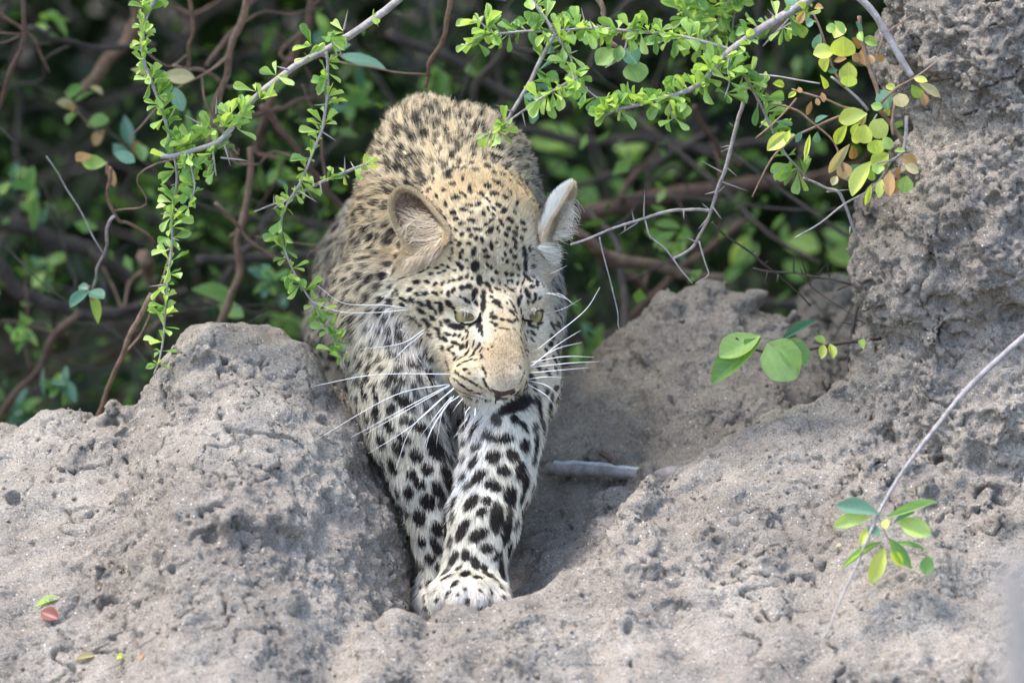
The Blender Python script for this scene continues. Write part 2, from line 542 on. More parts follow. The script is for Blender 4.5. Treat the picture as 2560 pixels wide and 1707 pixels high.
def crumbs(V, N):
    rg = np.random.default_rng(44)
    up = LW(N)[:, 2]
    ok = np.where((up > 0.45) & (V[:, 1] < 0.5) & (np.abs(V[:, 0]) < 0.62) & (fbm(V, 8, 2, 201) > -0.05))[0]
    pk = rg.choice(ok, 3600)
    r = 0.0007 + 0.0028 * rg.random(len(pk)) ** 3.5
    o8 = np.array([[1, 0, 0], [-1, 0, 0], [0, 1, 0], [0, -1, 0], [0, 0, 1], [0, 0, -1]], float)
    f8 = np.array([[0, 2, 4], [2, 1, 4], [1, 3, 4], [3, 0, 4], [2, 0, 5], [1, 2, 5], [3, 1, 5], [0, 3, 5]])
    pts = o8[None] * rg.uniform(.6, 1.3, (len(pk), 6, 1)) * r[:, None, None]
    ang = rg.uniform(0, 6.28, len(pk)); ca, sa = np.cos(ang), np.sin(ang)
    x = pts[:, :, 0] * ca[:, None] - pts[:, :, 2] * sa[:, None]; z = pts[:, :, 0] * sa[:, None] + pts[:, :, 2] * ca[:, None]
    pts = np.stack([x, pts[:, :, 1], z], 2) + (V[pk] + N[pk] * (r * .35)[:, None])[:, None]
    F = (f8[None] + 6 * np.arange(len(pk))[:, None, None]).reshape(-1, 3)
    o = obj('loose_clay_crumbs', make_mesh('loose_clay_crumbs', LW(pts.reshape(-1, 3)), F, M_SOIL, False))
    tag(o, 'loose crumbs of grey clay lying on the termite mound', 'crumbs', None, 'stuff')

def build_mound():
    h = 0.0055
    lo = np.array([-0.70, -0.70, -0.56]); hi = np.array([0.74, 0.96, 0.53])
    n = np.ceil((hi - lo) / h).astype(int)
    us, ds, vs = [lo[i] + h * np.arange(n[i]) for i in range(3)]
    f = np.empty(n, np.float32)
    U, D = np.meshgrid(us, ds, indexing='ij')
    hh = mound_h(U.ravel(), D.ravel()).reshape(U.shape)
    vy = np.array([PX(0, y, 0.1)[2] for y, _ in PILLAR])[::-1]
    vx = np.array([PX(x, 0, 0.1)[0] for _, x in PILLAR])[::-1]
    R, k = 0.20, 0.05
    for j, v in enumerate(vs):
        a = (v - hh) * 0.72
        uc = np.interp(v, vy, vx) + R
        pil = np.maximum(np.hypot(U - uc, (D - 0.14) * 0.95) - R, v - 0.50)
        q = np.maximum(k - np.abs(a - pil), 0) / k
        f[:, :, j] = np.minimum(a, pil) - q * q * k * 0.25
    # closed underneath and at the rim
    V3 = vs[None, None, :]
    f = np.maximum(f, np.maximum(-(V3 + 0.54), -(lo[1] + 0.03 - ds)[None, :, None] * 0 - 1).astype(np.float32))
    edge = np.minimum(np.minimum(us - lo[0], hi[0] - us)[:, None], np.minimum(ds - lo[1], hi[1] - ds)[None, :]) - 0.02
    f = np.maximum(f, -edge[:, :, None]).astype(np.float32)
    # lumps on the near-surface cells only
    idx = np.argwhere(np.abs(f) < 0.035)
    P = idx * h + lo
    b = np.clip((vs[idx[:, 2]] - (-0.54)) / 0.03, 0, 1) * np.clip(edge[idx[:, 0], idx[:, 1]] / 0.03, 0, 1)
    rgt = smooth(0.28, 0.42, P[:, 0]) * smooth(-0.3, -0.1, P[:, 2])
    WORN = 0.5 + 0.5 * np.maximum(smooth(-0.15, 0.25, fbm(P, 5, 2, 171)), rgt)
    lump = (0.013 + 0.014 * rgt) * fbm(P * np.array([1, 1, 1.25]), 10, 2, 11) + WORN * ((0.013 + 0.006 * rgt) * fbm(P, 27, 2, 21) + (0.0065 + 0.006 * rgt) * fbm(P, 48, 2, 23))
    clod = worley(P + 0.012 * np.stack([vnoise(P, 30, q_) for q_ in (181, 182, 183)], 1), 21, 19)
    lump = lump + 0.009 * (clod - 0.5) * WORN
    ridg = 1 - np.abs(fbm(P, 18, 2, 31)) * 2
    lump = lump + 0.008 * (ridg - 0.5)
    f[idx[:, 0], idx[:, 1], idx[:, 2]] += (lump * b).astype(np.float32)
    V, F = surface_nets(f, lo, h)
    V = relax(V, F, 1, 0.4)
    keep = (V[F][:, :, 2].min(1) > -0.52)
    F = F[keep]
    V0, F0 = V, F
    V, F = subdivide(V, F)
    V = relax(V, F, 1, 0.4)
    N = vnormals(V, F)
    # crumbly relief
    crumb = smooth(0.45, 0.62, 0.5 + 0.5 * fbm(V, 9, 2, 77)) 
    right = smooth(0.30, 0.42, V[:, 0]) * smooth(-0.25, -0.1, V[:, 2])
    crumb = np.maximum(crumb * 0.6, right)
    Vw = V + 0.007 * np.stack([vnoise(V, 55, s_) for s_ in (101, 102, 103)], 1) + 0.003 * np.stack([vnoise(V, 140, s_) for s_ in (104, 105, 106)], 1)
    wl = worley(Vw, 90, 5)
    wl2 = worley(Vw, 200, 8)
    crease = np.abs(fbm(Vw, 26, 2, 131)); crease2 = np.abs(fbm(Vw, 62, 2, 141))
    wornv = 0.35 + 0.65 * np.maximum(smooth(-0.15, 0.25, fbm(V, 5, 2, 171)), right)
    disp = wornv * (0.0048 * fbm(V, 60, 2, 41) + 0.0032 * fbm(V, 150, 2, 51))
    disp += (0.45 - wl) * 0.0060 * wornv * (0.2 + 0.8 * crumb) + (0.45 - wl2) * 0.0036 * wornv * (0.3 + 0.7 * crumb)
    cm_ = smooth(-0.1, 0.3, fbm(V, 7, 2, 151))
    disp -= 0.0120 * smooth(0.048, 0.0, crease) * (0.25 + 0.75 * cm_) + 0.0045 * smooth(0.10, 0.0, crease2) * (0.3 + 0.7 * crumb)
    pit = worley(Vw, 34, 15)
    pmask = smooth(0.1, 0.35, fbm(V, 6, 2, 91))
    disp -= 0.003 * smooth(0.36, 0.10, pit + 0.16 * fbm(V, 90, 2, 5)) * pmask
    # holes and cracks read off the photograph
    cam_l = np.array([0, -DIST, 0.0])
    bvh = BVHTree.FromPolygons(V0.tolist(), F0.tolist())
    def hit(px, py):
        q = PX(px, py, 0.0) - cam_l
        r = bvh.ray_cast(Vector(cam_l), Vector(q / np.linalg.norm(q)))
        return None if r[0] is None else np.array(r[0])
    c7 = lambda x, y: (x * .6423, 700 + y * .6423)
    c8 = lambda x, y: (1300 + x * .674, 650 + y * .674)
    c6 = lambda x, y: (1800 + x * .4465, y * .4465)
    holes = [(c7, .6423, [(500, 1250, 13), (395, 785, 14), (495, 712, 11), (665, 505, 9), (455, 760, 11), (770, 705, 8), (915, 1280, 15), (995, 1425, 13), (1105, 1375, 8), (1260, 545, 26),
                          (1060, 380, 20), (850, 530, 16), (545, 1140, 18), (605, 1095, 26), (660, 1120, 20), (280, 1025, 12), (125, 1025, 15), (485, 960, 9), (1395, 845, 8), (1245, 1250, 14),
                          (540, 760, 10), (620, 785, 10), (965, 290, 13), (755, 275, 11), (1200, 1060, 14), (1390, 1160, 14), (50, 850, 26), (1170, 1240, 9), (700, 1210, 12)]),
             (c8, .674, [(1525, 18, 14), (1490, 545, 13), (1415, 545, 9), (1575, 770, 16), (1572, 735, 12), (1545, 745, 10), (240, 690, 12), (620, 390, 15), (400, 1360, 24), (50, 1400, 26),
                         (520, 1140, 17), (915, 1170, 12), (970, 1100, 12), (700, 730, 16), (330, 830, 20), (930, 1495, 12), (1050, 1200, 12), (1180, 1080, 8), (720, 1000, 10), (870, 1000, 12)]),
             (c6, .4465, [(1190, 1490, 15), (1340, 985, 12), (1150, 660, 12), (1640, 1090, 36), (1360, 380, 34), (1100, 290, 12), (1640, 360, 30), (1500, 560, 14), (1050, 10, 14)])]
    for fn, sc, lst in holes:
        for x, y, r in lst:
            c = hit(*fn(x, y))
            if c is None:
                continue
            rr = max(r * sc * K * 1.15, 0.0038)
            m = np.where((np.abs(V - c) < rr * 2.2).all(1))[0]
            q = np.linalg.norm((V[m] - c) * np.array([1, 0.7, 1.15]), axis=1) / rr
            q = q * (1 + 0.35 * fbm(V[m], 140, 1, 3))
            disp[m] -= rr * 1.5 * smooth(1.15, 0.25, q)
    cracks = [(c7, [[(780, 580), (850, 562), (900, 590), (970, 595), (1030, 600), (1100, 610), (1180, 645)], [(840, 520), (855, 560)], [(860, 770), (905, 815), (925, 815), (960, 790), (1020, 770), (1090, 735)],
                    [(650, 720), (700, 715), (750, 735), (800, 770), (825, 800)], [(665, 780), (690, 850), (730, 910), (760, 950)], [(230, 720), (235, 780), (215, 830)], [(930, 950), (980, 980), (1000, 1000)],
                    [(1230, 810), (1280, 840), (1300, 900), (1250, 940), (1250, 1000)], [(560, 1060), (610, 1040), (650, 1080)], [(870, 1210), (880, 1260), (860, 1300)], [(1340, 1460), (1390, 1470), (1385, 1530), (1395, 1560)],
                    [(890, 680), (920, 720), (950, 740)], [(455, 630), (480, 700), (500, 740)], [(1090, 990), (1150, 1010), (1200, 1050), (1210, 1090)], [(730, 440), (760, 460), (860, 465)], [(1050, 1330), (1110, 1370)], [(200, 1330), (260, 1390), (290, 1440)]]),
              (c8, [[(880, 1030), (905, 1060), (930, 1100)], [(1130, 960), (1160, 1000), (1190, 1010)], [(860, 1290), (900, 1340), (960, 1360)], [(400, 1440), (410, 1500), (440, 1530)], [(505, 470), (560, 510), (580, 560)],
                    [(1190, 830), (1230, 870), (1260, 860)], [(600, 660), (680, 650), (740, 700)]]),
              (c6, [[(1110, 600), (1180, 620), (1220, 640)], [(1080, 920), (1130, 950), (1200, 920), (1230, 900)], [(1130, 960), (1120, 1000), (1080, 1060)], [(1180, 80), (1210, 130), (1290, 150)], [(1300, 690), (1330, 740)],
                    [(1480, 960), (1540, 1010), (1600, 1100)], [(1380, 250), (1460, 300), (1560, 270)]])]
    for fn, polys in cracks:
        for poly in polys:
            q = [hit(*fn(x, y)) for x, y in poly]
            q = [a for a in q if a is not None]
            if len(q) < 2:
                continue
            q = spline(np.array(q), 6)
            q = q + 0.0035 * np.stack([vnoise(q, 70, s) for s in (1, 2, 3)], 1)
            a, b = q.min(0) - 0.01, q.max(0) + 0.01
            m = np.where(((V > a) & (V < b)).all(1))[0]
            if not len(m):
                continue
            dm = np.full(len(m), 9.0)
            for i in range(len(q) - 1):
                s = q[i + 1] - q[i]
                t = np.clip(((V[m] - q[i]) @ s) / max(s @ s, 1e-12), 0, 1)
                dm = np.minimum(dm, np.linalg.norm(V[m] - q[i] - t[:, None] * s, axis=1))
            wv = 0.0036 * (0.7 + 0.6 * vnoise(V[m], 60, 9))
            disp[m] -= 0.012 * smooth(1.0, 0.15, dm / np.maximum(wv, 0.0012))
    V = V + N * disp[:, None]
    crumbs(V, N)
    root = thing('termite_mound', 'weathered grey clay termite mound with a tall pillar, cracks and a worn gap', 'termite mound', LW(PX(1280, 2050, 0.1)))
    o = obj('clay_body', make_mesh('clay_body', LW(V) - np.array(root.location), F, M_SOIL), root)
    return bvh
MOUND_BVH = build_mound()
CAM_L = np.array([0.0, -DIST, 0.0])

def on_mound(px, py):
    q = PX(px, py, 0.0) - CAM_L
    r = MOUND_BVH.ray_cast(Vector(CAM_L), Vector(q / np.linalg.norm(q)))
    return (None, None) if r[0] is None else (np.array(r[0]), np.array(r[1]))
# ------------------------------------------------------------------ leopard
CAM_L = np.array([0.0, -DIST, 0.0])

def cm(px, py, d):
    return PX(px, py, d * 0.01)

class Field:
    def __init__(self, lo, hi, h):
        self.lo, self.h = np.array(lo), h
        self.n = np.ceil((np.array(hi) - self.lo) / h).astype(int)
        self.f = np.full(self.n, 1.0, np.float32)
    def box(self, a, b):
        i0 = np.clip(np.floor((a - self.lo) / self.h).astype(int), 0, self.n)
        i1 = np.clip(np.ceil((b - self.lo) / self.h).astype(int) + 1, 0, self.n)
        sl = tuple(slice(i0[k], i1[k]) for k in range(3))
        g = [(self.lo[k] + self.h * np.arange(i0[k], i1[k])).astype(np.float32) for k in range(3)]
        return sl, g[0][:, None, None], g[1][None, :, None], g[2][None, None, :]
    def blend(self, sl, s, k, sub=False):
        a = self.f[sl]
        if sub:
            q = np.maximum(k - np.abs(a + s), 0) / k
            self.f[sl] = np.maximum(a, -s) + q * q * k * 0.25
        else:
            q = np.maximum(k - np.abs(a - s), 0) / k
            self.f[sl] = np.minimum(a, s) - q * q * k * 0.25
    def ell(self, c, r, k=1.0, sub=False, rot=0.0):
        """rot: turn in the picture plane (degrees)"""
        k *= 0.01; r = np.asarray(r) * 0.01
        R = r.max() if rot else r
        sl, x, y, z = self.box(c - R - k - 0.01, c + R + k + 0.01)
        x, y, z = x - c[0], y - c[1], z - c[2]
        if rot:
            ca, sa = math.cos(math.radians(rot)), math.sin(math.radians(rot))
            x, z = x * ca + z * sa, -x * sa + z * ca
        k0 = np.sqrt((x / r[0]) ** 2 + (y / r[1]) ** 2 + (z / r[2]) ** 2)
        k1 = np.sqrt((x / r[0] ** 2) ** 2 + (y / r[1] ** 2) ** 2 + (z / r[2] ** 2) ** 2)
        self.blend(sl, k0 * (k0 - 1) / np.maximum(k1, 1e-6), k, sub)
    def cone(self, a, ra, b, rb, k=1.0):
        k *= 0.01; ra *= 0.01; rb *= 0.01
        m = max(ra, rb) + k + 0.01
        sl, x, y, z = self.box(np.minimum(a, b) - m, np.maximum(a, b) + m)
        e = b - a
        t = np.clip(((x - a[0]) * e[0] + (y - a[1]) * e[1] + (z - a[2]) * e[2]) / (e @ e), 0, 1)
        dd = np.sqrt((x - a[0] - t * e[0]) ** 2 + (y - a[1] - t * e[1]) ** 2 + (z - a[2] - t * e[2]) ** 2)
        self.blend(sl, dd - (ra + t * (rb - ra)), k)
    def limb(self, pts, k=1.0):
        for i in range(len(pts) - 1):
            a, b = pts[i], pts[i + 1]
            self.cone(cm(*a[:3]), a[3], cm(*b[:3]), b[3], k)

EYE_L, EYE_R = (1166, 790), (1331, 787)

def leopard_mesh():
    B = Field((-0.26, -0.15, -0.33), (0.085, 0.66, 0.30), 0.0027)
    # trunk: chest, withers, flank and hindquarters behind
    B.ell(cm(1110, 500, 22), (9.6, 11, 8.6), 3)
    B.ell(cm(1068, 372, 20), (5.0, 7, 5.6), 3)                # raised withers
    B.ell(cm(972, 600, 15), (4.3, 6, 8.8), 3, rot=-14)        # shoulder blade
    B.ell(cm(1262, 530, 17), (4.2, 6, 7.2), 3, rot=14)        # other shoulder blade
    B.cone(cm(1110, 640, 20), 9.8, cm(1040, 620, 46), 9.0, 3)
    B.ell(cm(975, 700, 44), (7.2, 11, 9), 3)
    B.limb([(905, 690, 48, 5.4), (858, 830, 44, 3.8), (865, 1010, 46, 2.6)], 2)
    B.ell(cm(1110, 820, 11), (9.2, 8, 9.5), 3)                # chest
    B.ell(cm(1125, 940, 9), (5.6, 6, 6), 2.5)
    B.ell(cm(1325, 780, 14), (3.6, 6, 9), 2.5)
    # forelegs
    B.limb([(934, 730, 11, 4.5), (962, 860, 8, 4.5), (992, 985, 5, 4.5), (1016, 1075, 4, 3.9), (1062, 1190, 3.5, 3.3), (1094, 1310, 3.5, 2.75), (1112, 1425, 3, 2.55)], 1.6)
    B.limb([(1302, 800, 8, 4.4), (1292, 958, 3, 4.5), (1258, 1088, 0, 3.95), (1240, 1197, -2, 3.65), (1206, 1306, -4, 3.55), (1186, 1420, -6, 3.3)], 1.6)
    B.ell(cm(1172, 1492, -8), (4.4, 5.6, 3.0), 1.6)
    for i, (x, dd) in enumerate(((1097, -10.6), (1147, -12.5), (1197, -12.5), (1247, -10.6))):
        B.ell(cm(x, 1506, dd), (1.15, 2.4, 1.55), 0.3)
    B.ell(cm(1090, 1482, 4.2), (2.4, 3.6, 2.9), 1.0)
    for x, y, dd in ((1058, 1508, 1.4), (1090, 1514, 0.8), (1070, 1534, 1.0)):
        B.ell(cm(x, y, dd), (1.1, 1.8, 1.3), 0.7)
    body = B.f
    # head on its own field, then smooth union
    H = Field((-0.26, -0.15, -0.33), (0.085, 0.66, 0.30), 0.0027)
    H.ell(cm(1194, 640, 6.0), (6.8, 6.3, 7.4), 1.5)           # skull
    H.cone(cm(1190, 560, 9.0), 6.2, cm(1160, 440, 18), 7.6, 4)  # nape
    H.cone(cm(1190, 610, 9), 6.6, cm(1125, 600, 20), 9.0, 2)  # neck
    H.ell(cm(1072, 745, 4.6), (3.5, 3.4, 3.9), 2.0, rot=20)   # cheeks
    H.ell(cm(1318, 745, 6.2), (2.1, 3.2, 4.0), 1.6)
    H.ell(cm(1060, 668, 6.6), (2.7, 2.5, 2.6), 1.8)
    H.ell(cm(1352, 640, 7.0), (1.7, 2.2, 2.4), 1.6)
    H.ell(cm(1163, 738, 1.35), (2.8, 2.4, 1.9), 1.7)           # brows
    H.ell(cm(1320, 738, 2.3), (2.1, 2.2, 1.8), 1.7)
    H.cone(cm(1232, 800, 2.0), 3.5, cm(1243, 915, -2.6), 2.75, 1.5)   # muzzle block
    H.cone(cm(1227, 765, 0.3), 1.5, cm(1240, 942, -4.9), 1.42, 0.9)   # bridge
    H.cone(cm(1262, 765, 0.5), 1.5, cm(1281, 940, -4.7), 1.36, 0.9)
    H.ell(cm(1180, 940, -3.0), (2.35, 2.5, 2.1), 1.0)         # whisker pads
    H.ell(cm(1284, 930, -2.7), (1.5, 2.4, 2.0), 1.0)
    H.ell(cm(1259, 966, -5.2), (1.6, 1.25, 1.2), 0.8)         # nose pad
    H.ell(cm(1215, 990, -1.4), (2.2, 2.2, 1.35), 0.9)         # chin
    H.cone(cm(1120, 835, 3.6), 2.9, cm(1200, 965, -0.8), 2.1, 1.5)    # jaw
    H.cone(cm(1310, 830, 4.5), 1.9, cm(1275, 945, -0.5), 1.7, 1.3)
    # hollow below each brow for the eyeball
    H.ell(cm(1169, 793, -4.5), (1.45, 5.5, 0.80), 0.25, sub=True, rot=-12)
    H.ell(cm(1330, 788, -3.5), (1.15, 5.0, 0.70), 0.22, sub=True, rot=8)
    H.ell(cm(1206, 826, -4.4), (0.5, 0.9, 0.75), 0.5, sub=True, rot=40)   # tear groove
    k = 0.014
    q = np.maximum(k - np.abs(body - H.f), 0) / k
    f = np.minimum(body, H.f) - q * q * k * 0.25
    V, F = surface_nets(f, B.lo, B.h)
    V = relax(V, F, 2, 0.45)
    return V, F

def ear_shell(rim, bowl, nvec, thick=0.25, rings=6, per=4):
    """closed cup: rim loop (x,y,d cm) -> inner and outer skin. returns V, F(quads)"""
    R = np.array([cm(*p) for p in rim])
    q = np.concatenate([R, R[:1]])
    R = spline(np.concatenate([R[-1:], q, R[1:2]]), per)[per:-per - 1]
    n = len(R)
    c = R.mean(0)
    nv = np.array(nvec, float); nv /= np.linalg.norm(nv)
    V = []
    for side in (0, 1):
        for i in range(rings + 1):
            t = i / rings
            off = bowl * (1 - t ** 2.2) + (thick * (0.35 + 0.65 * (1 - t ** 4)) if side else 0)
            V.append(c + (R - c) * max(t, 0.02) * (1.0 + (0.03 * t if side else 0)) + nv * off * 0.01)
    V = np.concatenate(V)
    F = []
    for side in (0, 1):
        b = side * (rings + 1) * n
        for i in range(rings):
            for j in range(n):
                k = (j + 1) % n
                qd = [b + i * n + j, b + i * n + k, b + (i + 1) * n + k, b + (i + 1) * n + j]
                F.append(qd[::-1] if side else qd)
    a, b = rings * n, (2 * rings + 1) * n
    for j in range(n):
        k = (j + 1) % n
        F.append([a + j, a + k, b + k, b + j])
    return V, np.array(F), (rings + 1) * n

c1 = lambda x, y: (900 + x * .40816, 420 + y * .40816)
cA = lambda x, y: (980 + x * .15306, 440 + y * .15306)
cB = lambda x, y: (1180 + x * .17857, 440 + y * .17857)
cC = lambda x, y: (970 + x * .17857, 640 + y * .17857)
cD = lambda x, y: (1180 + x * .15306, 660 + y * .15306)
cE = lambda x, y: (1080 + x * .15309, 820 + y * .15309)
cG = lambda x, y: (760 + x * .44632, 900 + y * .44632)
cH = lambda x, y: (750 + x * .38272, 200 + y * .38272)

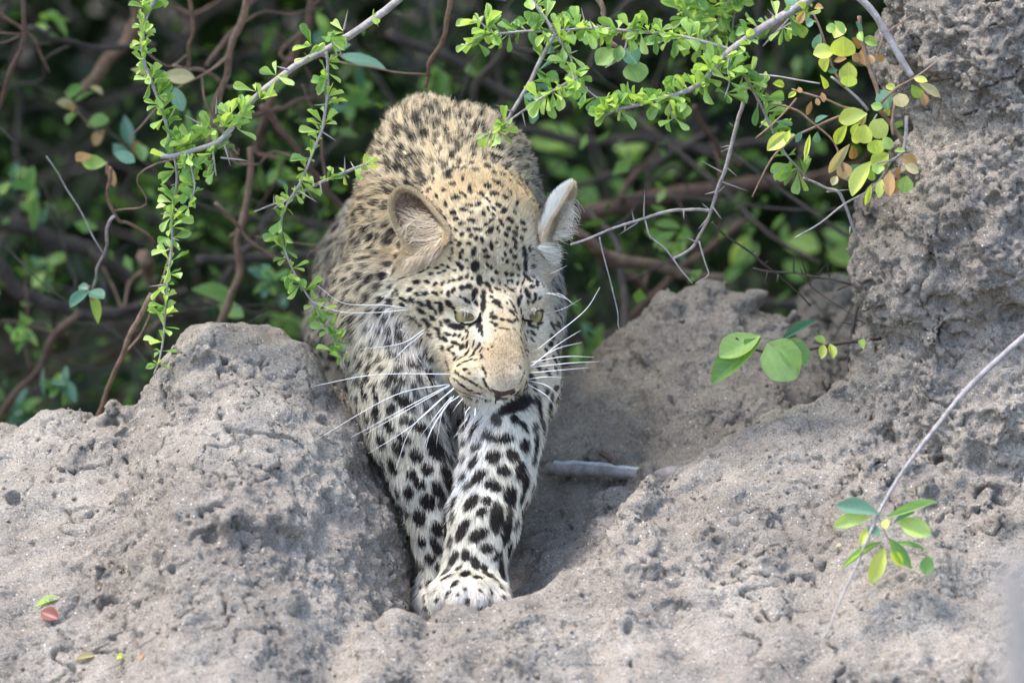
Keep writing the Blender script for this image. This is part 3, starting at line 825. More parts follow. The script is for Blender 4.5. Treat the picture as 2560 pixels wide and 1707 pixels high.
SPOTS = [
 (cA, .15306, [(880,470,50,28,60),(1000,605,50,40,30),(1045,705,50,30,-10),(865,705,40,22,70),(805,595,35,14,70),(1135,780,50,28,0),(930,830,38,18,40),(1040,885,35,25,10),(1295,725,62,38,25),(1170,550,70,28,25),(1300,600,35,20,20),(1265,485,55,28,10),(1410,460,50,35,-60),(1500,625,45,30,80),(1275,235,55,35,85),(1130,285,35,25,60),(1190,335,45,20,60),(1455,300,45,25,60),(1045,370,65,30,15),(730,335,50,22,50),(850,240,50,25,30),(690,100,50,20,55),(985,150,45,30,30),(1160,60,45,25,80),(1245,880,40,28,0),(1400,865,65,30,0),(1145,960,35,35,0),(1285,970,40,30,-30),(1380,1025,38,33,0),(1475,1050,45,28,70),(1255,1100,45,32,-20),(1095,1120,48,34,-60),(1035,1060,25,20,0),(970,1100,25,18,0),(985,1195,30,22,-30),(1135,1250,55,30,-65),(1120,1335,30,25,0),(1330,1245,80,42,-70),(985,1265,30,18,-30),(950,1345,30,25,0),(1520,1225,40,35,30),(1225,1370,28,22,-40),(1360,1480,90,68,88),(1140,1500,45,38,-60),(1080,1440,32,30,0),(915,1485,28,25,0),(830,1455,25,20,0),(735,1500,38,22,0),(1020,1535,28,20,0),(850,1550,35,15,0),(1240,1510,18,18,0),(600,1500,35,14,-10),(1540,790,40,30,-40),(1550,935,30,25,0)]),
 (cB, .17857, [(125,260,35,28,60),(220,330,45,20,60),(85,390,45,28,-60),(210,150,50,28,30),(315,255,45,32,-30),(360,120,60,28,60),(460,300,45,28,50),(375,410,45,28,40),(445,490,55,35,-50),(525,235,35,15,80),(630,385,45,22,-50),(600,515,28,18,60),(160,530,40,24,80),(225,460,40,15,80),(300,450,45,20,60),(295,540,35,16,50),(535,625,52,38,10),(715,660,40,32,-10),(190,680,40,22,-50),(280,620,45,25,-40),(410,660,55,24,60),(70,745,58,28,5),(730,755,40,25,-10),(625,730,24,24,0),(510,745,30,26,0),(600,805,42,30,20),(255,770,65,35,-50),(365,755,45,22,75),(475,825,48,24,50),(65,880,32,30,0),(140,890,40,24,80),(690,880,40,22,60),(600,910,55,30,35),(270,985,58,26,85),(345,930,25,18,0),(470,950,45,18,60),(600,1000,40,22,50),(180,1045,35,28,30),(535,1060,28,22,80),(465,1095,35,18,80),(735,1070,78,32,60),(810,1025,35,20,50),(210,1135,45,25,0),(595,1135,36,28,10),(850,1145,28,16,40),(490,1200,28,22,80),(425,1160,25,15,60),(570,1235,22,14,50),(750,1250,62,36,60),(640,1275,45,18,50),(845,1265,28,20,20),(215,1245,30,18,60),(270,1285,28,20,60),(345,1350,28,24,50),(555,1380,30,22,20),(650,1390,22,22,0),(470,1370,25,20,30),(780,1430,70,26,78),(850,1415,18,22,0),(290,1460,32,26,50),(555,1475,22,22,0),(510,1480,18,25,0),(640,1510,22,25,0),(715,1490,45,16,-80),(100,1465,68,36,88),(215,1520,45,30,55),(400,1510,20,16,0),(470,1535,20,18,0),(915,1500,50,24,-70)]),
 (cC, .17857, [(870,35,24,24,0),(1015,25,30,24,70),(1105,55,22,20,-30),(980,110,28,26,0),(685,165,34,22,0),(840,155,32,22,10),(930,200,26,26,0),(780,210,32,18,-10),(765,125,22,14,0),(470,220,50,16,-12),(600,250,32,22,0),(710,245,26,18,0),(1100,290,38,24,-65),(1175,320,20,18,0),(1010,320,42,26,-50),(925,340,28,22,-40),(855,360,24,20,0),(765,380,32,26,-10),(660,390,34,28,0),(545,360,44,26,20),(400,370,44,32,5),(190,320,70,12,15),(305,470,44,28,-10),(130,495,36,22,30),(410,535,32,30,20),(515,520,52,32,-8),(660,525,50,24,15),(755,505,24,16,0),(845,530,45,28,80),(915,480,44,26,-60),(1035,445,44,32,-10),(1130,425,50,36,-15),(1280,345,75,40,88),(1395,400,50,30,55),(1215,510,60,38,-75),(1335,630,150,40,86),(1440,480,45,18,85),(1445,570,25,18,80),(1520,650,55,40,40),(1105,625,58,26,38),(1225,645,65,28,55),(1200,580,30,18,90),(1015,570,26,16,20),(220,610,55,22,10),(340,620,55,30,55),(270,630,30,18,30),(215,690,55,24,10),(465,670,60,26,25),(570,660,50,38,80),(590,720,50,20,30),(740,715,62,42,-70),(650,760,60,22,65),(690,655,40,16,-10),(850,670,62,40,40),(910,720,35,18,20),(465,770,70,34,30),(625,870,55,28,42),(545,930,75,36,32),(740,945,40,18,65),(825,910,50,32,15),(415,920,75,18,35),(310,860,40,14,30),(690,1025,42,26,25),(720,1110,60,26,60),(580,1080,75,18,48),(825,1090,48,26,30),(795,1165,45,26,45),(960,990,115,42,18),(1100,1045,50,20,20),(930,1110,34,26,-20),(1000,1115,30,26,-40),(1110,1115,26,18,-20),(1040,1165,36,16,-70),(940,1220,62,26,28),(1030,1275,50,32,-65),(1105,1235,45,26,-60),(1195,1230,40,20,-55),(1275,1250,36,24,-50),(890,1270,26,18,10),(850,1310,32,20,50),(765,1295,34,24,40),(915,1370,36,22,15),(1105,1360,62,28,-50),(1215,1325,32,24,-20),(1295,1315,26,18,-20),(1175,1390,30,22,-15),(1300,1380,20,14,-40),(945,1435,28,24,0),(1010,1435,32,24,0),(1080,1475,34,18,5),(1155,1450,26,16,0),(1225,1450,20,14,0),(1310,1420,22,14,0),(990,1525,24,14,10),(1490,860,42,34,0),(1505,960,30,28,0),(1455,925,22,20,0),(1440,855,20,20,0),(1460,800,30,16,-50),(1460,1270,14,14,0),(1400,1300,16,12,0),
   (575,1415,130,24,2),(145,990,40,30,40),(390,1230,35,28,20),(190,1240,40,24,20),(270,1290,40,20,50),(560,1310,40,30,40),(40,1370,60,24,15),(140,1420,60,20,10),(310,1500,55,40,20),(90,810,30,24,30),(480,1160,30,18,60)]),
 (cD, .15306, [(310,60,28,28,0),(400,135,30,26,20),(645,165,35,24,0),(755,185,28,24,40),(560,160,35,26,40),(905,230,85,26,78),(840,290,50,18,-80),(990,210,24,24,0),(1065,320,55,24,-60),(980,370,40,30,40),(340,265,34,28,50),(250,335,52,30,52),(440,260,18,18,0),(595,280,18,24,0),(650,275,24,20,30),(745,320,36,22,85),(550,350,26,22,40),(470,325,22,16,0),(415,410,34,26,50),(310,440,48,20,82),(315,535,28,20,0),(635,425,45,26,60),(685,415,35,16,-80),(535,450,22,12,80),(800,435,40,14,85),(905,480,90,34,68),(925,620,60,20,85),(1040,530,55,24,70),(1010,610,50,20,-65),(1110,560,28,22,-60),(390,630,62,32,40),(465,700,40,24,50),(565,620,40,14,85),(640,620,30,16,80),(690,700,45,18,75),(770,600,80,36,-55),(645,775,45,26,50),(720,780,35,20,70),(800,775,35,20,-70),(680,820,30,20,40),(325,800,34,22,-55),(375,870,36,34,0),(310,870,22,20,0),(495,905,42,24,25),(610,930,45,24,40),(690,930,45,22,-50),(740,895,30,18,-60),(385,985,30,26,0),(320,945,28,20,40),(490,1050,50,14,0),(585,1070,28,16,0),(690,1070,22,12,0),(380,1085,14,14,0),(430,1150,12,12,0),(1160,360,35,22,50),(970,1010,55,28,-5),(1110,970,60,26,-30),(1080,1030,40,20,-60),(910,1110,28,20,60),(990,1130,50,24,20),(985,1235,28,24,0),(870,1190,50,14,60),(810,1240,60,16,70),(850,1320,25,12,70),(800,1370,20,14,70),(865,1410,18,18,0),(905,1415,20,18,0),(825,1445,16,14,0),(885,1330,18,12,70),(850,1510,14,14,0),(900,1490,14,12,0)]),
 (cE, .15309, [(435,605,28,16,15),(535,675,40,24,8),(610,740,30,26,10),(715,810,22,22,0),(840,660,36,26,60),(870,720,28,18,60),(885,775,25,12,70),(845,850,46,24,60),(885,930,64,26,60),(940,1010,50,22,55),(885,1180,35,14,10),(950,1185,22,12,0),(500,1095,30,14,30),(570,1120,30,14,10),(640,1155,30,14,10),(740,1185,20,16,0),(820,1210,14,10,0),(1445,640,30,14,-80),(1505,725,24,10,-65),(1465,840,80,9,-58)]),
 (cG, .44632, [(1120,440,65,28,-5),(1065,540,55,38,-25),(1165,535,40,38,10),(1235,480,42,32,70),(1300,470,60,20,-75),(980,655,60,30,-35),(1120,620,45,34,20),(1210,620,50,34,-60),(1060,705,52,34,15),(1155,765,65,40,70),(1240,690,60,26,-75),(935,800,60,32,-60),(1025,790,32,28,0),(995,850,38,28,-40),(1080,880,90,45,-80),(885,955,75,30,-62),(980,980,68,36,-30),(1135,960,85,32,-70),(1025,1055,42,32,-15),(1150,1065,45,24,-70),(1080,1100,36,28,-20),(835,1115,50,26,-50),(905,1095,38,30,70),(960,1140,42,30,80),(905,1195,34,32,0),(1010,1165,25,22,30),(1045,1210,35,22,60),(1105,1175,42,28,-60),(865,1165,18,18,0),(975,1215,28,18,20),(800,1215,40,14,-15),(845,1250,20,24,0),(810,1310,18,16,0),(985,1290,10,20,0),(1050,1300,8,16,0),(740,1345,12,22,30),(1180,260,110,36,-28),(1230,230,50,40,-30),(1320,290,80,18,85),(1180,330,30,26,0),(1230,370,40,18,50),(960,380,60,14,-40),
   (405,300,45,24,65),(475,370,50,28,60),(530,500,50,30,50),(630,540,46,32,20),(605,640,34,36,60),(690,615,42,38,30),(650,695,40,34,30),(800,650,80,30,65),(750,730,60,32,60),(585,740,40,34,50),(695,795,58,46,60),(645,885,50,44,40),(795,900,75,28,72),(750,950,48,42,45),(740,1045,60,28,60),(660,1020,36,26,60),(705,1115,34,32,0),(755,1160,26,26,0),(840,800,30,18,70),(430,450,40,26,50),(500,600,50,28,60),(740,500,75,50,35),(640,370,80,30,20),(560,440,50,28,30),(700,1250,24,14,0),(680,1330,14,24,0),
   (330,160,60,14,75),(400,200,50,14,70),(520,100,60,24,20),(560,230,80,40,40),(700,100,30,24,20),(620,30,50,20,0)]),
 (cH, .38272, [(835,205,45,26,20),(770,280,26,34,60),(885,290,30,22,40),(735,380,34,30,50),(810,350,28,28,30),(655,440,30,26,40),(645,340,26,30,50),(725,500,26,36,100),(630,580,26,42,110),(570,470,24,30,60),(610,380,20,26,60),(1290,440,18,30,60),(1285,505,24,30,60),(455,1030,18,26,50),(500,1020,18,20,50),(470,1100,18,26,50),(970,610,26,34,60),(860,540,24,18,30)]),
]
STRIPES = [
 (cE, .15309, [(370,700,12),(400,735,22),(480,790,24),(570,840,25),(650,880,22),(730,930,17),(815,992,8)]),
 (cE, .15309, [(345,835,12),(380,860,18),(470,920,21),(560,985,21),(660,1040,20),(780,1085,13),(870,1115,7)]),
 (cE, .15309, [(380,985,14),(480,1035,15),(590,1080,14),(700,1120,13),(820,1160,10)]),
 (cC, .17857, [(930,730,14),(945,810,20),(985,895,24),(1050,950,22),(1130,970,20),(1210,950,30),(1265,905,44),(1285,980,46),(1300,1050,36),(1335,1110,14)]),
 (cC, .17857, [(1285,800,16),(1290,860,22),(1280,930,30)]),
 (cD, .15306, [(1165,790,14),(1115,865,20),(1045,925,24),(960,945,24),(880,940,30),(830,930,30),(822,1000,22),(808,1070,16),(788,1130,10)]),
 (cE, .15309, [(200,470,10),(240,580,14),(290,700,18)]),
]
# plain-coloured patches that fur colour blends through: (px, py, colour, weight radius in px)
CREAM, PALE, WHITE, TAN, TAWNY, GREYW = lin(226, 200, 154), lin(236, 218, 184), lin(240, 236, 228), lin(188, 166, 134), lin(222, 184, 126), lin(204, 202, 198)
# anchors: px, py, d(cm), flow (u, d, v), length mm, colour
ANCH = [
 (1255,  860,-5, (0,.3,1), 2.5, lin(170,150,118)), (1262, 940,-6.5, (0,.3,1), 1.8, lin(162,146,122)), (1245,905,-6,(0,.3,1),2,lin(164,146,118)), (1280,905,-5.8,(0,.3,1),2,lin(164,146,118)), (1258,820,-3.5,(0,.3,1),2.5,lin(190,168,130)), (1230, 880,-5, (-.3,.4,1), 2.5, lin(180,156,120)), (1292,880,-4,(.3,.4,1),2.5,lin(182,158,122)),
 (1190, 665, 0, (0,.5,1), 5, lin(216,204,176)), (1220, 740,-1, (0,.4,1), 4, lin(216,200,168)), (1280,690,1,(.2,.5,1),5,lin(212,198,170)), (1190,560,2,(0,.7,.9),6,lin(228,212,180)), (1270,560,3,(.2,.7,.9),6,lin(228,212,180)),
 (1130,620,2,(-.5,.6,.6),5,lin(218,198,160)), (1190, 480,6, (0,.8,.7), 9, lin(240,216,174)), (1290,490,8,(.3,.8,.6),9,lin(226,200,160)),
 (1080,690,2,(-.9,.5,.1),5,lin(232,214,178)), (1040,740,3,(-1,.5,-.1),6,lin(236,226,200)), (1010,720,5,(-1,.4,0),9,lin(238,230,210)), (1110,790,-1,(-.9,.4,-.2),4,lin(234,216,178)), (1070,800,2,(-.9,.4,-.4),6,lin(238,226,198)),
 (1145,870,-2,(-.8,.4,-.2),4,lin(232,212,176)), (1160,920,-5,(-.9,.3,0),3,lin(224,200,160)), (1130,950,-4,(-1,.3,-.1),3.5,lin(238,226,198)), (1190,960,-6,(-.8,.4,0),2.5,lin(234,220,188)), (1210,1005,-4,(-.3,.5,-.9),5,WHITE), (1250,1012,-5,(.2,.5,-.9),4,lin(238,230,212)),
 (1310,900,-4,(.8,.4,0),3.5,lin(220,200,166)), (1300,940,-5,(.9,.3,-.1),3,lin(232,216,184)), (1340,830,0,(.8,.5,-.2),5,lin(222,212,192)), (1350,760,1,(.8,.6,.1),5,lin(226,214,190)),
 (1160,735,-2.5,(-.2,.4,1),4,lin(216,206,188)), (1180,752,-2.8,(0,.3,1),3.5,lin(216,206,188)), (1345,745,-.5,(.4,.5,.8),4,lin(216,206,188)), (1365,720,1,(.6,.5,.5),5,lin(236,234,230)), (1125,800,-1.5,(-.7,.4,-.3),3.5,lin(238,228,204)), (1190,830,-3.5,(-.3,.4,-.6),3,lin(236,230,216)),
 (1222,815,-3.2,(0,.4,.9),2.5,lin(210,194,164)), (1310,815,-2.4,(0,.4,.9),2.5,lin(214,196,162)),
 (1370,650,4,(.9,.4,-.3),14,lin(240,234,222)), (1020,640,4,(-.6,.4,-.7),9,lin(226,206,176)), (1050,640,2,(-.6,.4,-.6),8,lin(220,200,170)),
 (1068,270,18,(0,.8,.7),15,lin(242,222,184)), (1100,400,14,(0,.9,.5),15,lin(240,218,176)), (1180,420,12,(.1,.9,.5),15,lin(236,216,180)), (1000,420,14,(-.3,.9,.3),14,lin(238,218,180)), (940,500,13,(-.5,.8,-.2),13,lin(228,206,168)),
 (1280,430,13,(.5,.8,.1),13,lin(216,204,184)), (1340,520,14,(.6,.7,-.3),13,lin(206,200,192)), (960,620,10,(-.5,.6,-.6),13,lin(234,214,178)), (880,620,12,(-.5,.6,-.7),13,lin(212,198,172)), (920,740,7,(-.4,.5,-.9),14,lin(236,220,188)), (860,720,10,(-.4,.6,-.8),13,lin(214,200,176)),
 (800,760,40,(-.3,.6,-.8),14,lin(196,184,164)), (980,800,5,(0,.2,-1),18,lin(236,234,228)), (1040,860,4,(.1,0,-1),22,lin(232,232,230)), (1100,960,3,(.1,0,-1),24,lin(216,218,218)), (940,900,4,(-.2,.2,-1),13,lin(240,226,196)), (930,1000,2,(-.1,.2,-1),11,lin(240,228,200)),
 (1000,1080,0,(0,0,-1),10,lin(240,230,206)), (1060,1250,0,(0,0,-1),9,lin(236,230,212)), (1100,1400,0,(0,0,-1),9,lin(228,222,206)), (1080,1500,-3,(-.3,-.3,-.8),7,lin(216,210,198)),
 (1300,960,-3,(.1,0,-1),13,lin(236,232,222)), (1200,1050,-3,(-.1,0,-1),16,lin(240,240,238)), (1280,1080,-5,(.1,0,-1),10,lin(240,232,212)), (1180,1180,-5,(-.1,0,-1),11,lin(240,238,232)), (1250,1200,-6,(.1,0,-1),9,lin(240,232,210)), (1200,1320,-8,(0,0,-1),9,lin(240,232,212)), (1180,1440,-10,(0,-.3,-1),8,lin(236,228,208)), (1170,1500,-13,(0,-.5,-.6),7,lin(222,216,206)), (1100,1480,-11,(-.3,-.4,-.8),8,lin(236,228,210)),
 (1385,800,10,(.4,.4,-.8),13,lin(206,202,196)), (1385,700,12,(.5,.4,-.7),13,lin(200,196,190)), (1130,1040,6,(0,0,-1),20,lin(190,190,190)),
]

def build_leopard():
    V, F = leopard_mesh()
    nb = len(V)
    earL = [c1(290,512) + (2.6,), c1(245,430) + (3.4,), c1(205,350) + (3.8,), c1(181,270) + (4.0,), c1(185,195) + (4.1,), c1(215,143) + (4.1,), c1(262,120) + (3.9,), c1(312,126) + (3.4,), c1(372,165) + (2.6,), c1(432,228) + (1.7,),
            c1(482,290) + (1.0,), c1(525,345) + (0.4,), c1(548,400) + (0.2,), c1(520,470) + (0.0,), c1(430,515) + (0.6,), c1(350,525) + (1.6,)]
    VL, FL, nL = ear_shell(earL, 1.6, (0.15, 1, 0.1), 0.35)
    earR = [c1(1118,450) + (3.2,), c1(1150,345) + (2.6,), c1(1200,262) + (2.4,), c1(1250,180) + (2.7,), c1(1282,118) + (3.3,), c1(1300,97) + (4.2,), c1(1308,140) + (5.4,), c1(1290,205) + (6.4,), c1(1252,295) + (6.9,), c1(1210,390) + (6.7,), c1(1182,475) + (6.0,), c1(1145,505) + (4.6,)]
    VR, FR, nR = ear_shell(earR, 1.3, (-0.80, -0.15, 0.42), 0.35)
    head_end = nb
    Vall = np.concatenate([V, VL, VR]); Fall = np.concatenate([F, FL + nb, FR + nb + len(VL)])
    N = vnormals(V, F)
    bvh = BVHTree.FromPolygons(V.tolist(), F.tolist())
    def hit(px, py):
        q = PX(px, py, 0.0) - CAM_L
        r = bvh.ray_cast(Vector(CAM_L), Vector(q / np.linalg.norm(q)))
        return None if r[0] is None else (np.array(r[0]), np.array(r[1]))
    # ---- coat pattern in 3-D
    spots = []          # centre, axisA, axisB, (lengths) , strength
    def add_spot(px, py, a, b, ang, sc, strength=1.0):
        h0 = hit(px, py)
        if h0 is None:
            return
        c, n = h0
        ca, sa = math.cos(math.radians(ang)), math.sin(math.radians(ang))
        s = K * (1 + c[1] / DIST) * sc
        A2 = np.array([ca, 0, -sa]) * a * s
        B2 = np.array([sa, 0, ca]) * b * s
        def lift(w):                    # slide the picture-plane vector onto the skin
            ny = n[1] if abs(n[1]) > 0.35 else (-0.35 if n[1] <= 0 else 0.35)
            dy = -(w[0] * n[0] + w[2] * n[2]) / ny
            L = np.linalg.norm(w)
            return w + np.array([0, np.clip(dy, -0.9 * L, 0.9 * L), 0])
        spots.append((c, lift(A2), lift(B2), n, strength))
    for fn, sc, lst in SPOTS:
        for x, y, a, b, ang in lst:
            px, py = fn(x, y)
            g = 1.24 if fn is not cG else 1.03
            add_spot(px, py, a * g, b * g, ang, sc)
    for fn, sc, ch in STRIPES:
        for (x0, y0, w0), (x1, y1, w1) in zip(ch[:-1], ch[1:]):
            px, py = fn((x0 + x1) / 2, (y0 + y1) / 2)
            L = math.hypot(x1 - x0, y1 - y0)
            add_spot(px, py, L * 0.66, (w0 + w1) / 2, math.degrees(math.atan2(y1 - y0, x1 - x0)), sc)
    # scattered spots on the rest of the coat
    tri = V[F].mean(1)
    rg = np.random.default_rng(5)
    order = rg.permutation(len(tri))
    head_c = cm(1190, 740, 1)
    C = np.array([s[0] for s in spots]); 
    used = [c for c in C]; 
    arr = np.array(used)
    cand = tri[order[:34000]]; cn = N[F[order[:34000], 0]]
    legs_z = PX(0, 1010, 0)[2]
    cell = {}
    def near(p, r):
        k = tuple(np.floor(p / 0.02).astype(int))
        for dx in (-1, 0, 1):
            for dy in (-1, 0, 1):
                for dz in (-1, 0, 1):
                    for q in cell.get((k[0] + dx, k[1] + dy, k[2] + dz), ()):
                        if (p[0] - q[0]) ** 2 + (p[1] - q[1]) ** 2 + (p[2] - q[2]) ** 2 < r * r:
                            return True
        return False
    def put(p):
        cell.setdefault(tuple(np.floor(p / 0.02).astype(int)), []).append(p)
    for c in C:
        put(c)
    flowA = np.array([cm(*a[:3]) for a in ANCH]); flowD = np.array([a[3] for a in ANCH], float); flowD /= np.linalg.norm(flowD, axis=1, keepdims=True)
    flowL = np.array([a[4] for a in ANCH]); flowC = np.array([a[5] for a in ANCH])
    fA, fD, fL, fC = [x.astype(np.float32) for x in (flowA, flowD, flowL, flowC)]
    def field(P):
        P = P.astype(np.float32)
        out_d = np.zeros_like(P); out_l = np.zeros(len(P), np.float32); out_c = np.zeros_like(P); ws = np.zeros(len(P), np.float32)
        for i in range(len(ANCH)):
            w = (P[:, 0] - fA[i, 0]) ** 2 + 0.35 * (P[:, 1] - fA[i, 1]) ** 2 + (P[:, 2] - fA[i, 2]) ** 2 + np.float32(1e-4)
            w = np.float32(1e-6) / (w * w)
            out_d += w[:, None] * fD[i]; out_l += w * fL[i]; out_c += w[:, None] * fC[i]; ws += w
        return out_d, out_l / ws, out_c / ws[:, None]
    d0, l0, c0 = field(V)
    cf = d0[F[order[:34000], 0]]
    for p, n, dfl in zip(cand, cn, cf):
        on_head = ((p[0] - head_c[0]) / 0.088) ** 2 + ((p[2] - head_c[2] - 0.01) / 0.125) ** 2 < 1 and p[1] < 0.075
        if on_head:
            continue
        leg = p[2] < legs_z
        low = p[2] < PX(0, 1460, 0)[2]
        r = 0.016 if leg else rg.uniform(.0095, .0135)
        if low: r = 0.012
        if near(p, r):
            continue
        put(p)
        if leg:
            a, b = rg.uniform(.0065, .0095), rg.uniform(.005, .0065)
        else:
            a, b = rg.uniform(.0038, .0080), rg.uniform(.0032, .0056)
        if low: a, b = a * .5, b * .5
        d = dfl - n * (dfl @ n); d /= max(np.linalg.norm(d), 1e-6)
        th = rg.normal(0, .9)
        e = np.cross(n, d)
        A = d * math.cos(th) + e * math.sin(th); Bv = np.cross(n, A)
        spots.append((p, A * a, Bv * b, n, rg.uniform(.85, 1.0)))
    nose_poly = np.array([cE(*p) for p in ((905, 960), (1000, 995), (1100, 1022), (1200, 1022), (1300, 997), (1392, 975), (1365, 1045), (1280, 1095), (1150, 1132), (1085, 1185), (1045, 1165), (1000, 1080), (950, 1020))])
    def project(P):
        s = K * (1 + P[:, 1] / DIST)
        return P[:, 0] / s + 1280, 853.5 - P[:, 2] / s
    def darkness(P, jit=0.0):
        D = np.zeros(len(P))
        so = np.argsort(P[:, 0]); xs_ = P[so, 0]; Ps = P[so]
        for c, A, B, n, st in spots:
            la, lb = np.linalg.norm(A), np.linalg.norm(B)
            R = max(la, lb) * 1.35
            i0, i1 = np.searchsorted(xs_, (c[0] - R, c[0] + R))
            m = np.where((np.abs(Ps[i0:i1, 2] - c[2]) < R) & (np.abs(Ps[i0:i1, 1] - c[1]) < R + 0.004))[0]
            if not len(m):
                continue
            m = so[i0 + m]
            w = P[m] - c
            q = np.sqrt((w @ A / la ** 2) ** 2 + (w @ B / lb ** 2) ** 2 + (np.maximum(np.abs(w @ n) - 0.003, 0) / (0.004 + 0.4 * max(la, lb))) ** 2)
            if jit:
                q = q * (1 + 0.16 * vnoise(P[m], 330, 17) + 0.10 * vnoise(P[m], 700, 18)) + jit * rg.normal(0, 1, len(m))
            D[m] = np.maximum(D[m], st * smooth(1.12, 0.82, q))
        return D
    BLACK = lin(24, 21, 20)
    # ---- skin colour per vertex
    Dk = darkness(V)
    colv = c0 * (1 - Dk[:, None]) * 0.9 + BLACK * Dk[:, None]
    ear_col = np.concatenate([np.tile(lin(150, 122, 100), (nL, 1)), np.tile(lin(52, 46, 42), (len(VL) - nL, 1)), np.tile(lin(206, 186, 156), (nR, 1)), np.tile(lin(232, 226, 214), (len(VR) - nR, 1))])
    colv = np.concatenate([colv, ear_col])
    root = thing('leopard', 'young spotted leopard walking head down through the gap in the mound', 'leopard', LW(PX(1150, 1540, -0.03)))
    rl = np.array(root.location)
    m, t, p = nodes_of('leopard_skin')
    at = nd(t, 'ShaderNodeAttribute', _attribute_name='coat')
    t.links.new(at.outputs['Color'], p.inputs['Base Color'])
    p.inputs['Roughness'].default_value = 0.75; p.inputs['Specular IOR Level'].default_value = 0.2
    me = make_mesh('leopard_body', LW(Vall) - rl, Fall, m)
    ca = me.attributes.new('coat', 'FLOAT_COLOR', 'POINT')
    ca.data.foreach_set('color', np.concatenate([colv, np.ones((len(colv), 1))], 1).astype(np.float32).ravel())
    body = obj('body', me, root)

    # ---- fur
    fur_pts, fur_col, fur_rad = [], [], []
    def add_hair(P, D, L, Cc, r, curl=None, npts=4, taper=0.25):
        t = np.linspace(0, 1, npts)
        pts = P[:, None, :] + D[:, None, :] * (L[:, None] * t[None])[:, :, None]
        if curl is not None:
            pts = pts + curl[:, None, :] * (L[:, None] * (t ** 2)[None])[:, :, None]
        fur_pts.append(pts); fur_col.append(Cc)
        fur_rad.append(np.broadcast_to(np.atleast_1d(r)[:, None] * (1 - (1 - taper) * t[None] ** 1.5), (len(P), npts)).copy())
    area = np.linalg.norm(np.cross(V[F[:, 2]] - V[F[:, 0]], V[F[:, 3]] - V[F[:, 1]]), axis=1) / 2
    fc = V[F].mean(1); fn = N[F].mean(1); fn /= np.linalg.norm(fn, axis=1, keepdims=True)
    ux, uy = project(fc)
    facing = smooth(0.75, 0.2, fn[:, 1])            # the far side that no nearby viewpoint sees stays sparse
    near_f = smooth(0.40, 0.22, fc[:, 1])
    hd = smooth(1.25, 0.9, np.sqrt(((fc[:, 0] - head_c[0]) / 0.095) ** 2 + ((fc[:, 2] - head_c[2] - 0.005) / 0.135) ** 2)) * (fc[:, 1] < 0.09)
    dens = (0.12 + 0.88 * facing) * (0.35 + 0.65 * near_f) * (1.0 + 1.6 * hd)
    wgt = area * dens
    NH = 235000
    pick = rg.choice(len(F), NH, p=wgt / wgt.sum())
    u_, v_ = rg.random((NH, 1)), rg.random((NH, 1))
    q = V[F[pick]]
    P = (q[:, 0] * (1 - u_) + q[:, 1] * u_) * (1 - v_) + (q[:, 3] * (1 - u_) + q[:, 2] * u_) * v_
    qn = N[F[pick]]
    Nn = (qn[:, 0] * (1 - u_) + qn[:, 1] * u_) * (1 - v_) + (qn[:, 3] * (1 - u_) + qn[:, 2] * u_) * v_
    Nn /= np.linalg.norm(Nn, axis=1, keepdims=True)
    px, py = project(P)
    # no fur on the nose leather or in the eyes
    def in_poly(x, y, poly):
        r = np.zeros(len(x), bool); j = len(poly) - 1
        for i in range(len(poly)):
            xi, yi = poly[i]; xj, yj = poly[j]
            r ^= ((yi > y) != (yj > y)) & (x < (xj - xi) * (y - yi) / (yj - yi + 1e-9) + xi)
            j = i
        return r
    bad = in_poly(px, py, nose_poly) & (P[:, 1] < -0.03)
    for (ex, ey), rx, ry in ((EYE_L, 33, 19), (EYE_R, 26, 15)):
        bad |= (((px - ex) / rx) ** 2 + ((py - ey - 1) / ry) ** 2 < 1) & (P[:, 1] < 0.01)
    ok = ~bad
    P, Nn, px, py = P[ok], Nn[ok], px[ok], py[ok]
    D, L, Cc = field(P)
    D = D - Nn * (D * Nn).sum(1, keepdims=True)
    D /= np.maximum(np.linalg.norm(D, axis=1, keepdims=True), 1e-6)
    clump = np.stack([vnoise(P, 90, s) for s in (61, 62, 63)], 1) * 0.28 + np.stack([vnoise(P, 240, s) for s in (64, 65, 66)], 1) * 0.2
    lift = np.where(L > 8, 0.34, 0.26)[:, None]
    Dh = D + Nn * lift + clump + rg.normal(0, 0.13, P.shape)
    Dh /= np.linalg.norm(Dh, axis=1, keepdims=True)
    curl = (D - Nn * 0.5) * 0.22 + rg.normal(0, .05, P.shape)
    L = np.where(L > 15, L * 0.8, np.where(L > 12, L * 0.78, np.where(P[:, 2] < legs_z, L * 0.85, L * 0.62)))
    Lm = L * 0.001 * np.clip(rg.normal(1.0, 0.22, len(P)), .45, 1.7)
    dk = darkness(P + Dh * (Lm * 0.5)[:, None], 0.06)
    br = np.clip(rg.normal(1.0, 0.10, len(P)), .72, 1.25) * (1 + 0.12 * vnoise(P, 45, 70))
    warm = 1 + 0.06 * vnoise(P, 26, 71)
    hmask = smooth(1.2, 0.85, np.sqrt(((P[:, 0] - head_c[0]) / 0.092) ** 2 + ((P[:, 2] - head_c[2] - 0.005) / 0.13) ** 2)) * (P[:, 1] < 0.08)
    base = (0.80 * (1 - hmask[:, None]) + hmask[:, None] * np.array([0.77, 0.735, 0.67])) * Cc * br[:, None] * np.stack([np.ones_like(warm), 0.5 + 0.5 * warm, warm], 1)
    # grey-brown grizzle along the forehead and the back
    grz = (rg.random(len(P)) < 0.10 * (Lm < 0.02))
    base[grz] *= 0.5
    brown = rg.random(len(P))[:, None] * 0.02
    Cc = base * (1 - dk[:, None]) + (BLACK + brown * np.array([1, .7, .5])) * dk[:, None]
    rad = np.where(L < 3, 0.00018, np.where(L < 6, 0.00022, 0.00025)) * rg.uniform(.8, 1.25, len(P))
